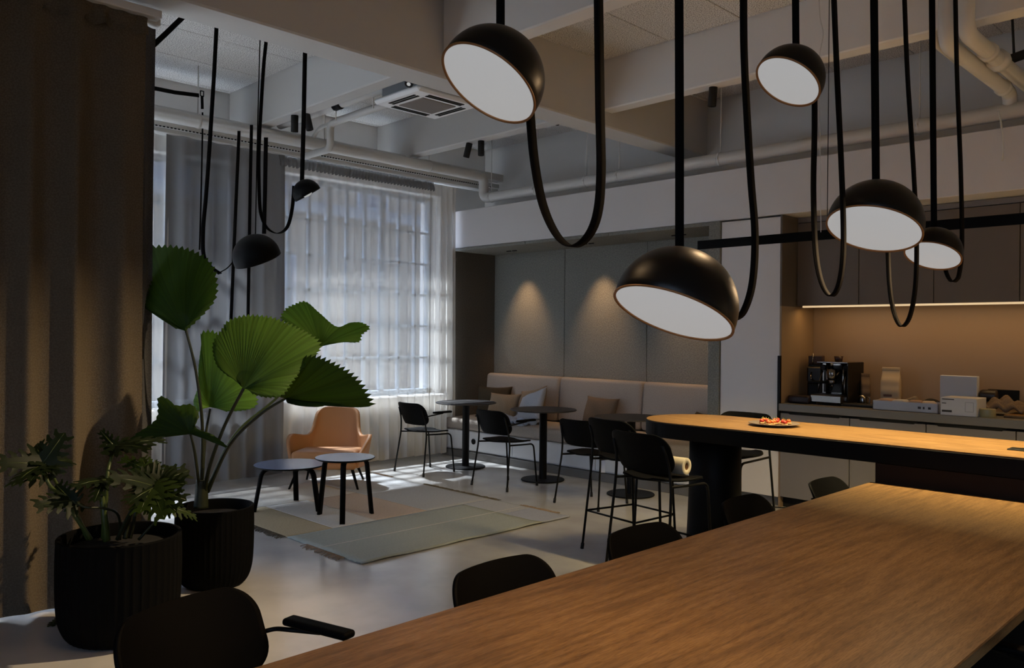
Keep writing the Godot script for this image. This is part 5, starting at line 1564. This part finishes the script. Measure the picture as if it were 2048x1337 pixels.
	for k in 14:
		var a := TAU * k / 14.0 * 2.4
		var rr := 0.10 * sqrt((k + 0.5) / 14.0)
		var s := thing("snack", ("bite-sized canape with an orange topping and green sprig on the plate" if k % 2 else "bite-sized canape with a red topping and green sprig on the plate"), "food", p + Vector3(cos(a) * rr, 0.010, sin(a) * rr), a, "canapes heaped on the plate")
		obj("bread", rbox(mb(true), Vector3(0, 0.007, 0), Vector3(0.036, 0.012, 0.028), 0.005, Basis(), 2), sk[3], s)
		obj("topping", lathe(mb(true), [Vector2(0, 0.013), Vector2(0.013, 0.013), Vector2(0.015, 0.022), Vector2(0.009, 0.031), Vector2(0, 0.033)], 12), sk[k % 2], s)
		obj("sprig", tube(mb(true), [Vector3(0.004, 0.03, 0), Vector3(0.010, 0.040, 0.006)], 0.004, 6, 0.002), sk[2], s)

func carton(w: float, h: float, d: float, t: float) -> SurfaceTool:
	var st := mb()
	span(st, Vector3(-w / 2, 0, -d / 2), Vector3(w / 2, t, d / 2))
	span(st, Vector3(-w / 2, 0, d / 2 - t), Vector3(w / 2, h, d / 2))
	span(st, Vector3(-w / 2, 0, -d / 2), Vector3(w / 2, h, -d / 2 + t))
	span(st, Vector3(-w / 2, 0, -d / 2), Vector3(-w / 2 + t, h, d / 2))
	span(st, Vector3(w / 2 - t, 0, -d / 2), Vector3(w / 2, h, d / 2))
	return st

func frame(w: float, h: float, c: Vector3) -> SurfaceTool:
	var st := mb()
	for s in [-1.0, 1.0]:
		box(st, c + Vector3(s * w / 2, 0, 0), Vector3(0.0025, h, 0.0008))
		box(st, c + Vector3(0, s * h / 2, 0), Vector3(w, 0.0025, 0.0008))
	return st

func coffee_bag(p: Vector3, w: float, h: float, turn: float, label: String, m: Material) -> void:
	var t := thing("paper_bag", label, "bag", p, turn)
	var st := mb(true)
	sheet(st, func(u: float, q: float):
		var a := -TAU * u
		var thick := 0.045 * (1.0 - smoothstep(0.55, 0.92, q)) + 0.006
		var half := w / 2 * (1.0 + 0.06 * sin(q * PI) - 0.08 * smoothstep(0.6, 0.95, q))
		var e := 0.35
		return Vector3(signf(cos(a)) * pow(absf(cos(a)), e) * half, q * h, signf(sin(a)) * pow(absf(sin(a)), e) * thick * (1.0 + 0.1 * sin(q * 20.0))), 40, 20)
	obj("bag", st, m, t)
	obj("fold", span(mb(), Vector3(-w * 0.47, h - 0.02, -0.009), Vector3(w * 0.47, h + 0.004, 0.009), 0.003), m, t)
	if w > 0.1:
		obj("label", span(mb(), Vector3(-w * 0.36, 0.04, 0.052), Vector3(w * 0.10, 0.075, 0.0535)), mat(Color(0.74, 0.70, 0.62), 0.7), t)
		obj("label", span(mb(), Vector3(-w * 0.34, 0.085, 0.052), Vector3(w * 0.10, 0.105, 0.0535)), mat(Color(0.36, 0.25, 0.20), 0.7), t)

# ---------------------------------------------------------------- loose straps and wires on the left

func build_straps() -> void:
	var g := "loose black straps hanging by the windows"
	hang("hanging_strap", px_path([[604, 362, 6.6], [607, 250, 6.6], [610, 105, 6.6]]), 0.035, "black strap that the small unlit pendant hangs from", "strap", g)
	hang("strap_loop", loop_path([[588, 372, 6.6], [584, 420, 6.6], [574, 455, 6.6], [556, 467, 6.6], [536, 458, 6.6], [524, 436, 6.6], [519, 400, 6.6], [518, 300, 6.6], [526, 150, 6.6], [532, 85, 6.6]]), 0.030, "slack loop trailing from the small unlit pendant", "strap", g)
	hang("hanging_wire", px_path([[511, 470, 5.5], [514, 300, 5.5], [520, 80, 5.5]]), 0.006, "thin wire holding the unlit pendant before the drape", "wire", "thin wires by the drape", 0.006)
	hang("hanging_strap", px_path([[440, 548, 5.6], [410, 520, 5.75], [406, 465, 5.75], [412, 393, 5.75], [418, 310, 5.75], [423, 230, 5.75], [428, 150, 5.75], [433, 52, 5.75]]), 0.028, "long wavy black strap left of the unlit pendants", "strap", g)
	hang("hanging_strap", px_path([[462, 640, 7.6], [470, 450, 7.6], [477, 290, 7.6], [478, 262, 7.6]]), 0.030, "straight black strap hanging left of the larger unlit pendant", "strap", g, 0.004, false)
	hang("hanging_strap", px_path([[496, 640, 7.7], [500, 400, 7.7], [503, 250, 7.7]]), 0.030, "black strap behind the larger unlit pendant", "strap", g, 0.004, false)
	hang("hanging_strap", px_path([[528, 468, 7.6], [530, 380, 7.6], [532, 275, 7.6]]), 0.038, "broad black strap just right of the larger unlit pendant's top", "strap", g, 0.004, false)
	hang("hanging_wire", px_path([[399, 500, 7.6], [402, 400, 7.6], [405, 260, 7.6], [405, 225, 7.6]]), 0.014, "thin dark wire hanging beside the wavy strap", "wire", g, 0.004, false)
	hang("hanging_wire", px_path([[440, 545, 5.5], [455, 536, 5.5], [468, 520, 5.5], [475, 500, 5.5]]), 0.006, "thin cable drooping from the larger unlit pendant", "wire", "thin wires by the drape", 0.006, false)
	# strap stretched under the ceiling with a buckle
	var st := strap(mb(true), px_path([[230, 155, 5.4], [300, 97, 5.5], [334, 65, 5.6], [367, 33, 5.7]]), U, 0.035, 0.004)
	tag(obj("slack_strap", st, M.strap), "black strap slanting up to the ceiling beside the curtain top", "strap")
	var t := thing("buckled_strap", "dark strap ending in a small buckle above the white trunking", "strap", at(404, 190, 7.4))
	var f := t.position
	var ps := []
	for p in [[255, 165, 6.6], [300, 175, 6.9], [350, 185, 7.2], [398, 191, 7.4]]: ps.append(at(p[0], p[1], p[2]) - f)
	obj("strap", strap(mb(true), ps, Vector3.UP, 0.035, 0.004), M.strap, t)
	obj("buckle", tube(mb(true), [Vector3(0, 0.035, 0.015), Vector3(0, 0.035, -0.015), Vector3(0, -0.01, -0.015), Vector3(0, -0.01, 0.015), Vector3(0, 0.035, 0.015)], 0.006, 6), M.black, t)
	obj("strap", strap(mb(true), [Vector3(0, -0.01, 0), Vector3(0.005, -0.06, 0), Vector3(0.01, -0.13, 0)], Vector3(R.x, 0, R.z), 0.025, 0.004), M.strap, t)
	# thin cable at the right, dropping from the long pipe
	var w := obj("loose_cable", tube(mb(true), curve([on_z(1997, 222, -6.79), on_z(2004, 250, -6.77) + Vector3(0, 0, 0.02), on_z(2008, 290, -6.77) + Vector3(0, 0, 0.03), on_z(2006, 323, -6.77) + Vector3(0, 0, 0.02)], 6), 0.007, 6), M.pipe)
	tag(w, "short loose cable hanging from the long pipe at the right", "cable")
	w = obj("thin_cable", tube(mb(true), curve([on_z(1642, 465, -4.74), on_z(1640, 300, -4.74), on_z(1638, 130, -4.74), on_z(1646, 70, -4.74), on_z(1640, 36, -4.74), on_z(1638, 0, -4.74)], 6), 0.003, 5), M.pipe)
	tag(w, "thin pale cable running up from the black rail beside the small pendant", "cable")
